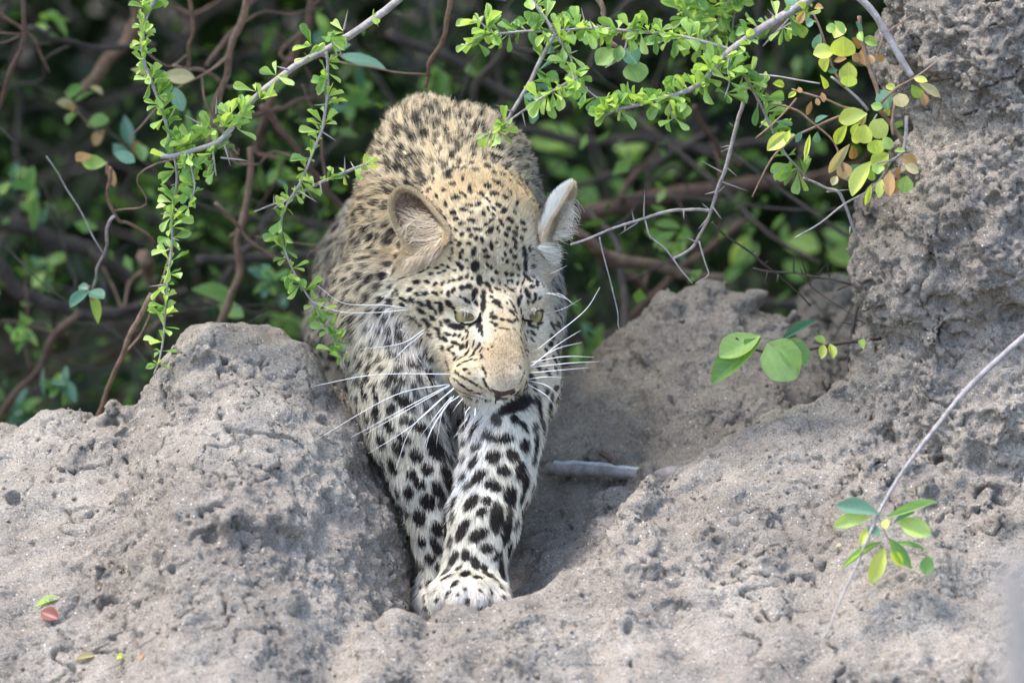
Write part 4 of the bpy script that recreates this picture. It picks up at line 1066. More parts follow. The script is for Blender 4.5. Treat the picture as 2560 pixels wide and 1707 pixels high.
    add_hair(P, Dh, Lm, Cc, rad, curl, 4, 0.2)
    # ears: rim and back fur
    def ear_fur(Ve, Fe, cols, n, length, flow, rootnoise=0.2):
        pe = Ve[Fe]
        ar = np.linalg.norm(np.cross(pe[:, 2] - pe[:, 0], pe[:, 3] - pe[:, 1]), axis=1)
        pk = rg.choice(len(Fe), n, p=ar / ar.sum())
        a, b = rg.random((n, 1)), rg.random((n, 1))
        q = pe[pk]
        Pp = (q[:, 0] * (1 - a) + q[:, 1] * a) * (1 - b) + (q[:, 3] * (1 - a) + q[:, 2] * a) * b
        nn = np.cross(q[:, 2] - q[:, 0], q[:, 3] - q[:, 1]); nn /= np.maximum(np.linalg.norm(nn, axis=1, keepdims=True), 1e-9)
        cc = cols(Pp)
        d = np.array(flow, float) + nn * 0.6 + rg.normal(0, .2, (n, 3)); d /= np.linalg.norm(d, axis=1, keepdims=True)
        add_hair(Pp, d, length * 0.001 * rg.uniform(.6, 1.3, n), cc * rg.uniform(.8, 1.15, (n, 1)), np.full(n, 0.00018), None, 3, 0.2)
    nr = len(FL) // 2
    perL = nL // 7
    rings = 6
    innerL = FL[:rings * perL]; outerL = FL[rings * perL:2 * rings * perL]; rimL = np.concatenate([FL[2 * rings * perL:], innerL[(rings - 1) * perL:]])
    perR = nR // 7
    innerR = FR[:rings * perR]; outerR = FR[rings * perR:2 * rings * perR]; rimR = np.concatenate([FR[2 * rings * perR:], innerR[(rings - 1) * perR:]])
    ear_fur(VL, rimL, lambda q: np.tile(lin(226, 208, 174), (len(q), 1)), 7000, 2.6, (0, -.2, .3))
    ear_fur(VL, innerL[perL:(rings - 1) * perL], lambda q: np.tile(lin(122, 102, 86), (len(q), 1)), 3500, 3.0, (-.6, -.3, .2))
    ear_fur(VL, outerL, lambda q: np.tile(lin(40, 36, 34), (len(q), 1)), 2500, 5, (-.2, .3, .6))
    def back_col(q):
        x, y = project(q)
        s = smooth(1360, 1370, x + 0.35 * (y - 520))
        s2 = smooth(555, 600, y)[:, None]
        return (lin(34, 30, 28) * (1 - s[:, None]) + lin(240, 236, 228) * s[:, None]) * (1 - s2) + lin(206, 186, 150) * s2
    ear_fur(VR, outerR, back_col, 9000, 4.5, (.5, .1, .6))
    ear_fur(VR, rimR, lambda q: np.tile(lin(222, 200, 164), (len(q), 1)), 5000, 4.5, (.5, .2, .3))
    ear_fur(VR, innerR, lambda q: np.tile(lin(214, 200, 176), (len(q), 1)), 2500, 5.0, (.7, .2, 0))
    # long wisps in the ears and tufts in front of them
    def wisps(n, rootfn, tipfn, col, r, sag, npts=6):
        t = np.linspace(0, 1, npts)
        for i in range(n):
            s = rg.random(); a = rootfn(s); b = tipfn(s)
            a = cm(*a) + rg.normal(0, .0012, 3); b = cm(*b) + rg.normal(0, .004, 3)
            mid = np.array(sag) * rg.normal(1, .4) * 0.01 + rg.normal(0, .0022, 3)
            pts = a[None] * (1 - t[:, None]) + b[None] * t[:, None] + mid[None] * (4 * t * (1 - t))[:, None]
            fur_w.append(pts); wc.append(col * rg.uniform(.75, 1.1)); wr.append(r * (1 - 0.8 * t))
    fur_w, wc, wr = [], [], []
    lerp = lambda a, b, s: tuple(np.array(a) * (1 - s) + np.array(b) * s)
    j = lambda *p: p
    wisps(160, lambda s: lerp(c1(440, 280) + (2.6,), c1(520, 440) + (0.8,), s), lambda s: lerp(c1(rg.uniform(215, 330), 250) + (3.4,), c1(rg.uniform(260, 380), 470) + (2.4,), s), lin(218, 200, 172), .00028, (0, -.5, -.4))
    wisps(34, lambda s: lerp(c1(240, 380) + (3.0,), c1(300, 480) + (2.0,), s), lambda s: lerp(c1(rg.uniform(260, 420), 300) + (3.0,), c1(rg.uniform(320, 460), 400) + (1.8,), s), lin(222, 206, 178), .00028, (0, -.6, .2))
    wisps(220, lambda s: lerp(c1(1255, 215) + (4.5,), c1(1190, 440) + (4.5,), s), lambda s: lerp(c1(rg.uniform(1290, 1345), 265) + (4.0,), c1(rg.uniform(1235, 1310), 435) + (4.0,), s), lin(240, 230, 212), .00030, (.2, -.2, .25))
    wisps(160, lambda s: lerp(c1(1090, 480) + (3.0,), c1(1170, 590) + (4.8,), s), lambda s: lerp(c1(rg.uniform(1190, 1245), 500) + (4.0,), c1(rg.uniform(1180, 1225), 575) + (4.5,), s), lin(240, 234, 222), .00026, (0, -.2, .1))
    wisps(420, lambda s: lerp(c1(525, 425) + (0.6,), c1(300, 560) + (2.2,), s), lambda s: lerp(c1(rg.uniform(400, 450), 560) + (0.8,), c1(rg.uniform(255, 300), 640) + (2.8,), s), lin(226, 206, 178), .00026, (0, -.3, 0))
    # lashes of white hair hanging over the upper lids
    wisps(16, lambda s: lerp(cC(930, 740) + (-3.0,), cC(1270, 790) + (-4.2,), s), lambda s: lerp(cC(rg.uniform(960, 1010), 790) + (-3.6,), cC(rg.uniform(1220, 1290), 850) + (-4.9,), s), lin(232, 226, 216), .00018, (0, -.25, .05), 5)
    wisps(7, lambda s: lerp(cD(860, 775) + (-2.6,), cD(1180, 730) + (-1.2,), s), lambda s: lerp(cD(rg.uniform(900, 960), 790) + (-3.1,), cD(rg.uniform(1130, 1200), 780) + (-1.8,), s), lin(226, 222, 214), .00018, (0, -.2, .05), 5)
    hm, t, p = nodes_of('leopard_fur')
    at = nd(t, 'ShaderNodeAttribute', _attribute_name='coat')
    t.links.new(at.outputs['Color'], p.inputs['Base Color'])
    p.inputs['Roughness'].default_value = 0.55; p.inputs['Specular IOR Level'].default_value = 0.25
    def curves_object(name, groups):
        total = sum(g[0].shape[0] for g in groups)
        sizes = np.concatenate([np.full(g[0].shape[0], g[0].shape[1], int) for g in groups])
        hc = bpy.data.hair_curves.new(name)
        hc.add_curves(sizes.tolist())
        pos = np.concatenate([(LW(g[0]) - rl).reshape(-1, 3) for g in groups]).astype(np.float32)
        hc.attributes['position'].data.foreach_set('vector', pos.ravel())
        if 'radius' not in hc.attributes:
            hc.attributes.new('radius', 'FLOAT', 'POINT')
        hc.attributes['radius'].data.foreach_set('value', np.concatenate([g[2].reshape(-1) for g in groups]).astype(np.float32))
        a = hc.attributes.new('coat', 'FLOAT_COLOR', 'CURVE')
        cc = np.clip(np.concatenate([g[1] for g in groups]), 0, .92)
        a.data.foreach_set('color', np.concatenate([cc, np.ones((total, 1))], 1).astype(np.float32).ravel())
        hc.materials.append(hm)
        return obj(name, hc, root)
    groups = [(a, b, c) for a, b, c in zip(fur_pts, fur_col, fur_rad)]
    fur = curves_object('fur', groups)
    fur['kind'] = 'stuff'
    by = {}
    for a, b, c in zip(fur_w, wc, wr):
        by.setdefault(len(a), []).append((a, b, c))
    tuft = curves_object('ear_tuft', [(np.array([x[0] for x in v]), np.array([x[1] for x in v]), np.array([x[2] for x in v])) for v in by.values()])
    tuft['kind'] = 'stuff'

    # ---- eyes
    HITE = [0.5 * (hit(EYE_L[0] - 36, EYE_L[1] + 8)[0][1] + hit(EYE_L[0] + 2, EYE_L[1] + 30)[0][1]) * 100, hit(EYE_R[0] - 2, EYE_R[1] + 26)[0][1] * 100]
    em, t, p = nodes_of('amber_eye')
    tc = nd(t, 'ShaderNodeTexCoord')
    def eye(cx, cy, dd, r, gaze, name_lab):
        c = cm(cx, cy, dd)
        n = 28
        Vv, Ff = [], []
        th = np.linspace(0, math.pi, n // 2 + 1)
        for i, a in enumerate(th):
            for k in range(n):
                b = 2 * math.pi * k / n
                Vv.append([math.sin(a) * math.cos(b), -math.cos(a), math.sin(a) * math.sin(b)])
        for i in range(n // 2):
            for k in range(n):
                Ff.append([i * n + k, i * n + (k + 1) % n, (i + 1) * n + (k + 1) % n, (i + 1) * n + k])
        Vv = np.array(Vv)
        g = np.array(gaze, float); g /= np.linalg.norm(g)
        ang = np.arccos(np.clip(Vv @ g, -1, 1))
        bulge = 1 + 0.06 * smooth(0.75, 0.2, ang)
        me = make_mesh('eyeball', LW(Vv * bulge[:, None] * r * 0.01 + c) - rl, np.array(Ff), em)
        iris_c, edge, pupil, white = lin(158, 144, 98), lin(110, 92, 50), lin(104, 98, 72), lin(40, 34, 30)
        rad = ang / 1.0
        col = np.where((rad < .42)[:, None], pupil, iris_c) 
        s = smooth(.32, .5, rad)[:, None]
        col = pupil * (1 - s) + iris_c * s
        s = smooth(.8, 1.0, rad)[:, None]; col = col * (1 - s) + edge * s
        s = smooth(1.0, 1.08, rad)[:, None]; col = col * (1 - s) + white * s
        a = me.attributes.new('iris', 'FLOAT_COLOR', 'POINT')
        a.data.foreach_set('color', np.concatenate([col, np.ones((len(col), 1))], 1).astype(np.float32).ravel())
        return obj('eye', me, root)
    at = nd(t, 'ShaderNodeAttribute', _attribute_name='iris')
    n1 = nd(t, 'ShaderNodeTexNoise', Scale=900.0, Detail=3.0); t.links.new(tc.outputs['Object'], n1.inputs['Vector'])
    t.links.new(mixc(t, 0.3, at.outputs['Color'], n1.outputs['Fac'], 'OVERLAY'), p.inputs['Base Color'])
    p.inputs['Roughness'].default_value = 0.15; p.inputs['Specular IOR Level'].default_value = 0.12
    lidm = mat_plain('upper_lid', lin(66, 55, 47), 0.7, 0.2, 0.3, 600)
    rimm = mat_plain('dark_eyelid', lin(30, 25, 24), 0.4, 0.4)
    def lid(cx, cy, dd, r, edge):
        """upper eyelid: the part of a slightly larger ball above the lash line, with a thick dark edge"""
        c = cm(cx, cy, dd)
        xs = np.linspace(-.96, .96, 25)
        V, F = [], []
        rows = 8
        for x in xs:
            z0 = edge(x)
            ym = math.sqrt(max(1 - x * x, .02))
            a0 = math.asin(np.clip(z0 / ym, -.98, .98))
            for j in range(rows):
                a = a0 + (math.pi * .62 - a0) * j / (rows - 1)
                V.append(np.array([x, -ym * math.cos(a), ym * math.sin(a)]) * (1.07 if j else 1.02))
        for i in range(len(xs) - 1):
            for j in range(rows - 1):
                F.append([i * rows + j, i * rows + j + 1, (i + 1) * rows + j + 1, (i + 1) * rows + j])
        V = np.array(V) * r * .01 + c
        obj('upper_eyelid', make_mesh('upper_eyelid', LW(V) - rl, np.array(F), lidm), root)
        e = np.array([np.array([x, -math.sqrt(max(1 - x * x - edge(x) ** 2, .01)), edge(x)]) * 1.06 for x in xs]) * r * .01 + c
        Vt, Ft = tube(e, np.array([.6, 1.2, 1.4, 1.4, .9]) * .001, 7)
        obj('lash_line', make_mesh('lash_line', LW(Vt) - rl, Ft, rimm), root)
    for cx, cy, dd, r, gz, ed in ((1167, 788, HITE[0] + 1.38, 1.5, (0.05, -0.95, -0.02), lambda x: .38 - .17 * x), (1329, 786, HITE[1] + 1.28, 1.3, (0.12, -0.95, -0.02), lambda x: .34 + .10 * x - .22 * x * x)):
        eye(cx, cy, dd, r, gz, '')
        lid(cx, cy, dd, r, ed)
    # dark lid rims drawn out into the tear lines
    dark = mat_plain('dark_lid_rim', lin(30, 25, 24), 0.75, 0.2)
    def hit_d(px, py, default):
        h0 = hit(px, py)
        return default if h0 is None else h0[0][1] * 100
    def strip(name, fn, pts, rr, mat, off=-0.16):
        q = []
        for x, y, dd in pts:
            px_, py_ = fn(x, y)
            ex, ey = EYE_L if fn is cC else EYE_R
            if fn is not cE:
                ox, oy = px_ - ex, py_ - ey
                dd = hit_d(ex + ox * 1.22, ey + oy * 1.28, dd)
            q.append(cm(px_, py_, dd + off))
        Vt, Ft = tube(spline(np.array(q), 5), np.array(rr) * 0.001, 8)
        return obj(name, make_mesh(name, LW(Vt) - rl, Ft, mat), root)
    strip('eyelid', cC, [(925, 735, -2.2), (945, 815, -2.7), (985, 890, -3.0), (1050, 945, -3.2), (1130, 955, -3.3), (1210, 930, -3.5), (1265, 880, -3.9), (1290, 800, -4.1)], [.7, 1.0, 1.1, 1.1, 1.2, 1.5, 1.6, .9], dark, 0.0)
    strip('eyelid', cD, [(1150, 790, -1.4), (1110, 850, -2.0), (1040, 905, -2.4), (960, 925, -2.6), (880, 920, -3.0), (830, 890, -3.3), (840, 830, -3.2)], [0.5, .8, .9, .9, 1.2, 1.1, 0.6], dark, 0.0)
    # nose leather and mouth
    nm = mat_plain('nose_leather', lin(70, 54, 50), 0.45, 0.4, 0.25, 700, 0.5)
    poly = nose_poly
    cpx = poly.mean(0)
    dn = lambda x, y: hit_d(x, y, -6.0)
    rings_ = 5
    Vn, Fn = [], []
    P_ = np.concatenate([poly, poly[:1]]); P_ = np.array([[*p_] for p_ in P_])
    loop = spline(P_, 3)[:-1]
    nl = len(loop)
    for i in range(rings_ + 1):
        s_ = i / rings_
        for (x, y) in loop:
            qx, qy = cpx + (np.array([x, y]) - cpx) * max(s_, 0.03)
            dd = min(dn(qx, qy), -5.2)
            Vn.append(cm(qx, qy, dd - 0.16 * (1 - s_ ** 3) + 0.10 * (s_ ** 6)))
    for i in range(rings_):
        for jx in range(nl):
            k = (jx + 1) % nl
            Fn.append([i * nl + jx, (i + 1) * nl + jx, (i + 1) * nl + k, i * nl + k])
    obj('nose', make_mesh('nose', LW(np.array(Vn)) - rl, np.array(Fn), nm), root)
    strip('mouth_line', cE, [(1045, 1160, -6.2), (1040, 1200, -5.8), (1035, 1235, -5.2)], [1.0, .8, .5], dark, 0.0)
    # ---- whiskers
    wm = mat_plain('whisker_white', (0.86, 0.86, 0.85), 0.4, 0.4, 0.03)
    W = [(cG, [(830,78),(400,82),(55,145)]), (cG, [(810,135),(500,200),(60,450)]), (cG, [(815,140),(600,250),(265,432)]), (cG, [(815,145),(560,290),(335,418)]), (cG, [(840,155),(600,370),(360,522)]), (cG, [(840,160),(720,260),(590,400),(512,620)]),
         (cG, [(825,205),(740,310),(640,445)]), (cG, [(830,205),(740,340),(660,500)]), (cG, [(840,200),(720,380),(675,515)]), (cG, [(870,200),(780,280),(742,470)]), (cG, [(890,215),(860,250),(832,292)]), (cG, [(930,262),(905,300),(898,380)]), (cG, [(960,270),(957,310),(955,345)]),
         (c1, [(1090,1110),(1200,1020),(1380,870),(1470,730)]), (c1, [(1040,1225),(1200,1090),(1350,995)]), (c1, [(1040,1215),(1200,1110),(1360,1068)]), (c1, [(1050,1190),(1250,1155),(1430,1158)]), (c1, [(1050,1220),(1280,1195),(1465,1185)]), (c1, [(1030,1255),(1200,1240),(1400,1222)]),
         (c1, [(1020,1295),(1130,1280),(1255,1283)]), (c1, [(1030,1300),(1160,1340),(1235,1420)]), (c1, [(1020,1320),(1150,1400),(1212,1510)]), (c1, [(1140,760),(1260,800),(1330,845)]), (c1, [(1140,890),(1250,860),(1355,800)]), (c1, [(1160,650),(1215,625),(1270,597)]), (c1, [(800,772),(870,775),(940,805)]),
         (c1, [(1130,770),(1230,775),(1310,840)]), (c1, [(300,862),(150,840),(-100,828),(-260,720)]), (c1, [(300,866),(100,885),(-120,880),(-290,820)]), (c1, [(400,985),(250,1075),(0,1110)]), (c1, [(395,1005),(290,1090),(200,1180)]), (c1, [(700,900),(690,830),(720,790)])]
    for i, (fn, pts) in enumerate(W):
        q = []
        x, y = fn(*pts[0])
        hd0 = hit(x, y)
        d00 = min(hd0[0][1], 0.03) if hd0 is not None else -0.02
        if fn is cG or 13 <= i < 22:
            d00 = -0.052 if fn is cG else -0.03
        far = 0.035 if len(pts) > 2 else 0.0
        for k_, pt in enumerate(pts):
            x, y = fn(*pt)
            s_ = k_ / (len(pts) - 1)
            q.append(PX(x, y, d00 + (-0.012 * math.sin(math.pi * s_) if i < 25 else -0.02 * s_)))
        brow = i in (22, 23, 24, 25, 26, 31)
        Vt, Ft = tube(spline(np.array(q), 7), np.array([.44, .36, .14]) * 0.001 * (0.6 if brow else 1.08), 5)
        obj('whisker', make_mesh('whisker', LW(Vt) - rl, Ft, wm), root)
    return root
LEOPARD = build_leopard()
# ------------------------------------------------------------------ leaf blades
def leaf_mesh(name, mat, profile, fold=0.16, curl=0.18, rows=8, twist=0.0):
    V, F = [], []
    for i in range(rows):
        t = (0, .2, .4, .58, .74, .87, .955, 1.0)[i]
        w = 0.5 * np.interp(t, [p[0] for p in profile], [p[1] for p in profile])
        z = -curl * (t ** 1.6)
        tw = twist * t
        for sx in (-1, -0.5, 0, 0.5, 1):
            x = sx * w
            zz = z + fold * abs(x) * (1.3 - 0.5 * abs(sx))
            V.append((x * math.cos(tw), t, zz + x * math.sin(tw)))
    for i in range(rows - 1):
        for k in range(4):
            a = i * 5 + k
            F.append((a, a + 1, a + 6, a + 5))
    me = make_mesh(name, np.array(V), F, mat)
    return me

SPOON = [(0, .07), (.2, .2), (.4, .5), (.58, .84), (.74, 1.0), (.87, .95), (.955, .66), (1, .12)]
OVAL = [(0, .06), (.08, .25), (.3, .82), (.52, 1.0), (.75, .9), (.92, .5), (1, .08)]
ROUND = [(0, .08), (.06, .4), (.25, .9), (.5, 1.05), (.75, 1.0), (.92, .62), (1, .2)]
LM = {}
def blade(kind, mat, var):
    key = (kind, mat.name, var)
    if key not in LM:
        prof_ = {'spoon': SPOON, 'oval': OVAL, 'round': ROUND}[kind]
        LM[key] = leaf_mesh(kind + '_leaf', mat, prof_, *[(0.5, 0.10), (0.25, 0.22), (0.7, 0.04), (0.4, -0.10)][var], 8, [0.0, 0.35, -0.3, 0.15][var])
    return LM[key]

def place_leaf(parent, base, tip, width, normal, kind, mat, var=None, name='leaf'):
    base, tip = np.asarray(base, float), np.asarray(tip, float)
    y = tip - base
    L = np.linalg.norm(y)
    y = y / L
    n = np.asarray(normal, float)
    z = n - y * (n @ y)
    if np.linalg.norm(z) < 1e-3:
        z = np.cross(y, [1, 0, 0.2])
    z /= np.linalg.norm(z)
    x = np.cross(y, z)
    if var is None:
        var = random.randrange(4)
    o = bpy.data.objects.new(name, blade(kind, mat, var))
    COL.objects.link(o)
    M = Matrix.Identity(4)
    for r in range(3):
        M[r][0] = x[r] * width; M[r][1] = y[r] * L; M[r][2] = z[r] * L
        M[r][3] = base[r]
    o.parent = parent
    pl = Vector(parent.location)
    M.translation = M.translation - pl
    o.matrix_local = M
    return o

THORN = {}
def thorn(parent, base, direction, length, rad, mat):
    if mat.name not in THORN:
        V, F = tube([(0, 0, 0), (0.02, 0.35, 0), (0, 0.7, 0), (0, 1, 0)], [1, .75, .45, .06], 6)
        V[:, 0] *= 1; V[:, 2] *= 1
        THORN[mat.name] = make_mesh('thorn', V, F, mat)
    y = np.asarray(direction, float); y /= np.linalg.norm(y)
    x = np.cross(y, [0.3, 0.2, 0.9]); x /= np.linalg.norm(x); z = np.cross(x, y)
    o = bpy.data.objects.new('thorn', THORN[mat.name])
    COL.objects.link(o); o.parent = parent
    M = Matrix.Identity(4)
    for r in range(3):
        M[r][0] = x[r] * rad; M[r][1] = y[r] * length; M[r][2] = z[r] * rad; M[r][3] = base[r] - parent.location[r]
    o.matrix_local = M
    return o

def wpath(pts, d, sub=5, fn=None):
    """pixel polyline (x, y[, d]) -> smooth world path"""
    q = []
    for i, p in enumerate(pts):
        x, y = fn(*p[:2]) if fn else p[:2]
        dd = p[2] if len(p) > 2 else (d[0] + (d[1] - d[0]) * i / max(len(pts) - 1, 1) if isinstance(d, tuple) else d)
        q.append(WP(x, y, dd))
    return spline(np.array(q), sub)

def stem(parent, path, r0, r1, mat, name='stem', rough=0.12, wob=0.0, seed=0):
    if wob:
        path = path + wob * np.stack([vnoise(path, 25, seed + k) for k in range(3)], 1)
    V, F = tube(path, np.linspace(r0, r1, 6), 7, rough, seed)
    return obj(name, make_mesh(name, V - np.array(parent.location), F, mat), parent)

UP = np.array([0.0, 0.0, 1.0])
TOCAM = LW(np.array([0, -1.0, 0]))
def unit(v):
    return v / max(np.linalg.norm(v), 1e-9)

def cluster(parent, p, tang, n, rg, mats, L=(0.011, 0.020), up=0.25, side=None):
    ax = side if side is not None else unit(np.cross(tang, rg.normal(0, 1, 3)))
    for i in range(n):
        d = unit(ax * 0.75 + tang * rg.normal(0.15, 0.35) + rg.normal(0, 0.55, 3) + UP * up)
        ln = rg.uniform(*L) * (0.6 if rg.random() < .2 else 1)
        nrm = unit(UP * 0.8 + TOCAM * 0.5 + rg.normal(0, .55, 3))
        m = mats[0] if rg.random() < 0.72 else mats[1]
        ln *= 1.3
        place_leaf(parent, p + d * 0.0012, p + d * ln, ln * rg.uniform(.29, .40), nrm, 'spoon', m, int(rg.integers(4)))

def leafy(parent, path, rg, step, nleaf, mats, start=0.0, end=1.0, L=(0.011, 0.020), thorns=0.0, tmat=None, cap=290, up=0.25, skip=()):
    seg = np.linalg.norm(np.diff(path, axis=0), axis=1)
    cum = np.concatenate([[0], np.cumsum(seg)])
    s = start * cum[-1] + rg.uniform(0, step)
    tg = np.gradient(path, axis=0)
    while s < end * cum[-1]:
        p = np.array([np.interp(s, cum, path[:, k]) for k in range(3)])
        t = unit(np.array([np.interp(s, cum, tg[:, k]) for k in range(3)]))
        cur = sum(1 for c in parent.children if c.name.startswith('leaf'))
        fr = s / cum[-1]
        if not any(a <= fr <= b for a, b in skip) and cur < cap:
            cluster(parent, p, t, int(rg.integers(nleaf[0], nleaf[1] + 1)), rg, mats, L, up)
        if thorns and rg.random() < thorns:
            sd = unit(np.cross(t, rg.normal(0, 1, 3)))
            thorn(parent, p, sd + t * 0.2, rg.uniform(.012, .024), .0011, tmat)
        s += step * rg.uniform(.65, 1.35)

LIME = (M_LEAF_LIME, M_LEAF_MID)
MIDG = (M_LEAF_MID, M_LEAF_LIME)
rgp = np.random.default_rng(21)

# ---- spiny shrub: hanging sprig and the grey bough on the viewer's left
def left_spiny():
    p = [(392, -40), (386, 0), (367, 38), (358, 77), (356, 126), (362, 161), (375, 195), (387, 226), (398, 260), (411, 295), (421, 333), (432, 375), (440, 413), (442, 448), (436, 498), (429, 543), (430, 610), (419, 697), (414, 762), (408, 849), (397, 903), (385, 935)]
    r = thing('spiny_sprig', 'long sprig of small lime leaves hanging beside the grey bough above the mound knob', 'sprig', WP(392, -40, -0.02))
    path = wpath(p, (-0.02, 0.03), 4)
    stem(r, path, .0024, .0010, M_BARK_GREY)
    leafy(r, path, rgp, .0066, (3, 6), LIME, 0.0, 0.62, (.010, .019), 0.2, M_BARK_GREY, 230, .4)
    leafy(r, path, rgp, .0115, (3, 5), LIME, 0.62, 0.99, (.011, .02), 0.3, M_BARK_GREY, 296)
    r = thing('spiny_bough', 'grey thorny bough slanting down from the top edge with lime leaf clusters', 'bough', WP(1040, -40, 0.02))
    p = [(1040, -45), (985, 10), (900, 73), (853, 103), (815, 126), (746, 161), (700, 195), (658, 226), (620, 264), (589, 306), (566, 337), (536, 360), (482, 377), (436, 390), (402, 392)]
    path = wpath(p, (0.03, -0.01), 4)
    stem(r, path, .0044, .0026, M_BARK_GREY, rough=.08)
    for x, y, n in ((1000, 0, 4), (860, 80, 4), (930, 40, 4), (780, 115, 6), (820, 90, 6), (690, 190, 6), (770, 140, 5), (640, 230, 4), (650, 250, 3), (575, 290, 9), (600, 285, 9), (560, 320, 8), (590, 320, 8), (530, 325, 8), (510, 345, 8), (480, 360, 9), (450, 370, 8), (500, 400, 5), (545, 375, 5), (430, 400, 4)):
        cluster(r, WP(x, y, 0.0), unit(rgp.normal(0, 1, 3)), n, rgp, LIME, (.012, .021), .45)
    for x, y, dx, dy, l in ((860, 75, .2, -1, .022), (845, 110, .3, 1, .018), (560, 360, .3, 1, .026), (555, 395, .9, .1, .03), (500, 310, -.9, -.5, .02), (540, 285, .05, -1, .02), (720, 175, -1, -.3, .016)):
        thorn(r, WP(x, y, 0.0), LW(np.array([dx, -.2, -dy])), l, .0013, M_BARK_GREY)
    for k, (pts, lf) in enumerate((([(470, 385), (478, 420), (486, 470), (470, 520)], 5), ([(530, 365), (535, 400), (540, 440)], 4))):
        pa = wpath(pts, -0.01)
        stem(r, pa, .0014, .0007, M_BARK_GREY, 'twig')
        leafy(r, pa, rgp, .009, (3, lf), MIDG, 0, 1, (.011, .018))
    r = thing('spiny_twig', 'thin drooping leafy twig that crosses in front of the leopard shoulder', 'twig', WP(815, 130, 0.0))
    p = [(815, 130), (819, 153), (819, 191), (819, 237), (813, 275), (807, 318), (792, 356), (777, 394), (765, 425), (750, 459), (724, 500), (704, 545), (706, 600), (725, 660), (760, 725), (800, 785), (835, 850), (865, 925)]
    path = wpath(p, (0.0, 0.03), 4)
    stem(r, path, .0019, .0009, M_BARK_GREY)
    leafy(r, path, rgp, .0105, (3, 6), LIME, 0.03, 0.5, (.010, .019), .3, M_BARK_GREY, 150)
    leafy(r, path, rgp, .009, (3, 6), MIDG, 0.5, 0.98, (.011, .02), .25, M_BARK_GREY, 290)
    pa = wpath([(635, 530), (680, 512), (720, 497), (796, 459), (860, 432), (912, 412)], (0.01, 0.05))
    r2 = thing('thorny_twig', 'pale straight thorny twig ending by the leopard left flank', 'twig', pa[-1])
    stem(r2, pa, .0010, .0019, M_BARK_GREY)
    leafy(r2, pa, rgp, .012, (3, 6), LIME, .45, 1, (.010, .018), .8, M_BARK_GREY)
    for x, y, dx, dy, l in ((685, 512, 0, -1, .012), (718, 500, -.8, .5, .02), (750, 480, 1, .6, .022), (862, 430, 0, -1, .018), (800, 458, .2, 1, .014)):
        thorn(r2, WP(x, y, 0.0), LW(np.array([dx, -.2, -dy])), l, .001, M_BARK_GREY)
left_spiny()

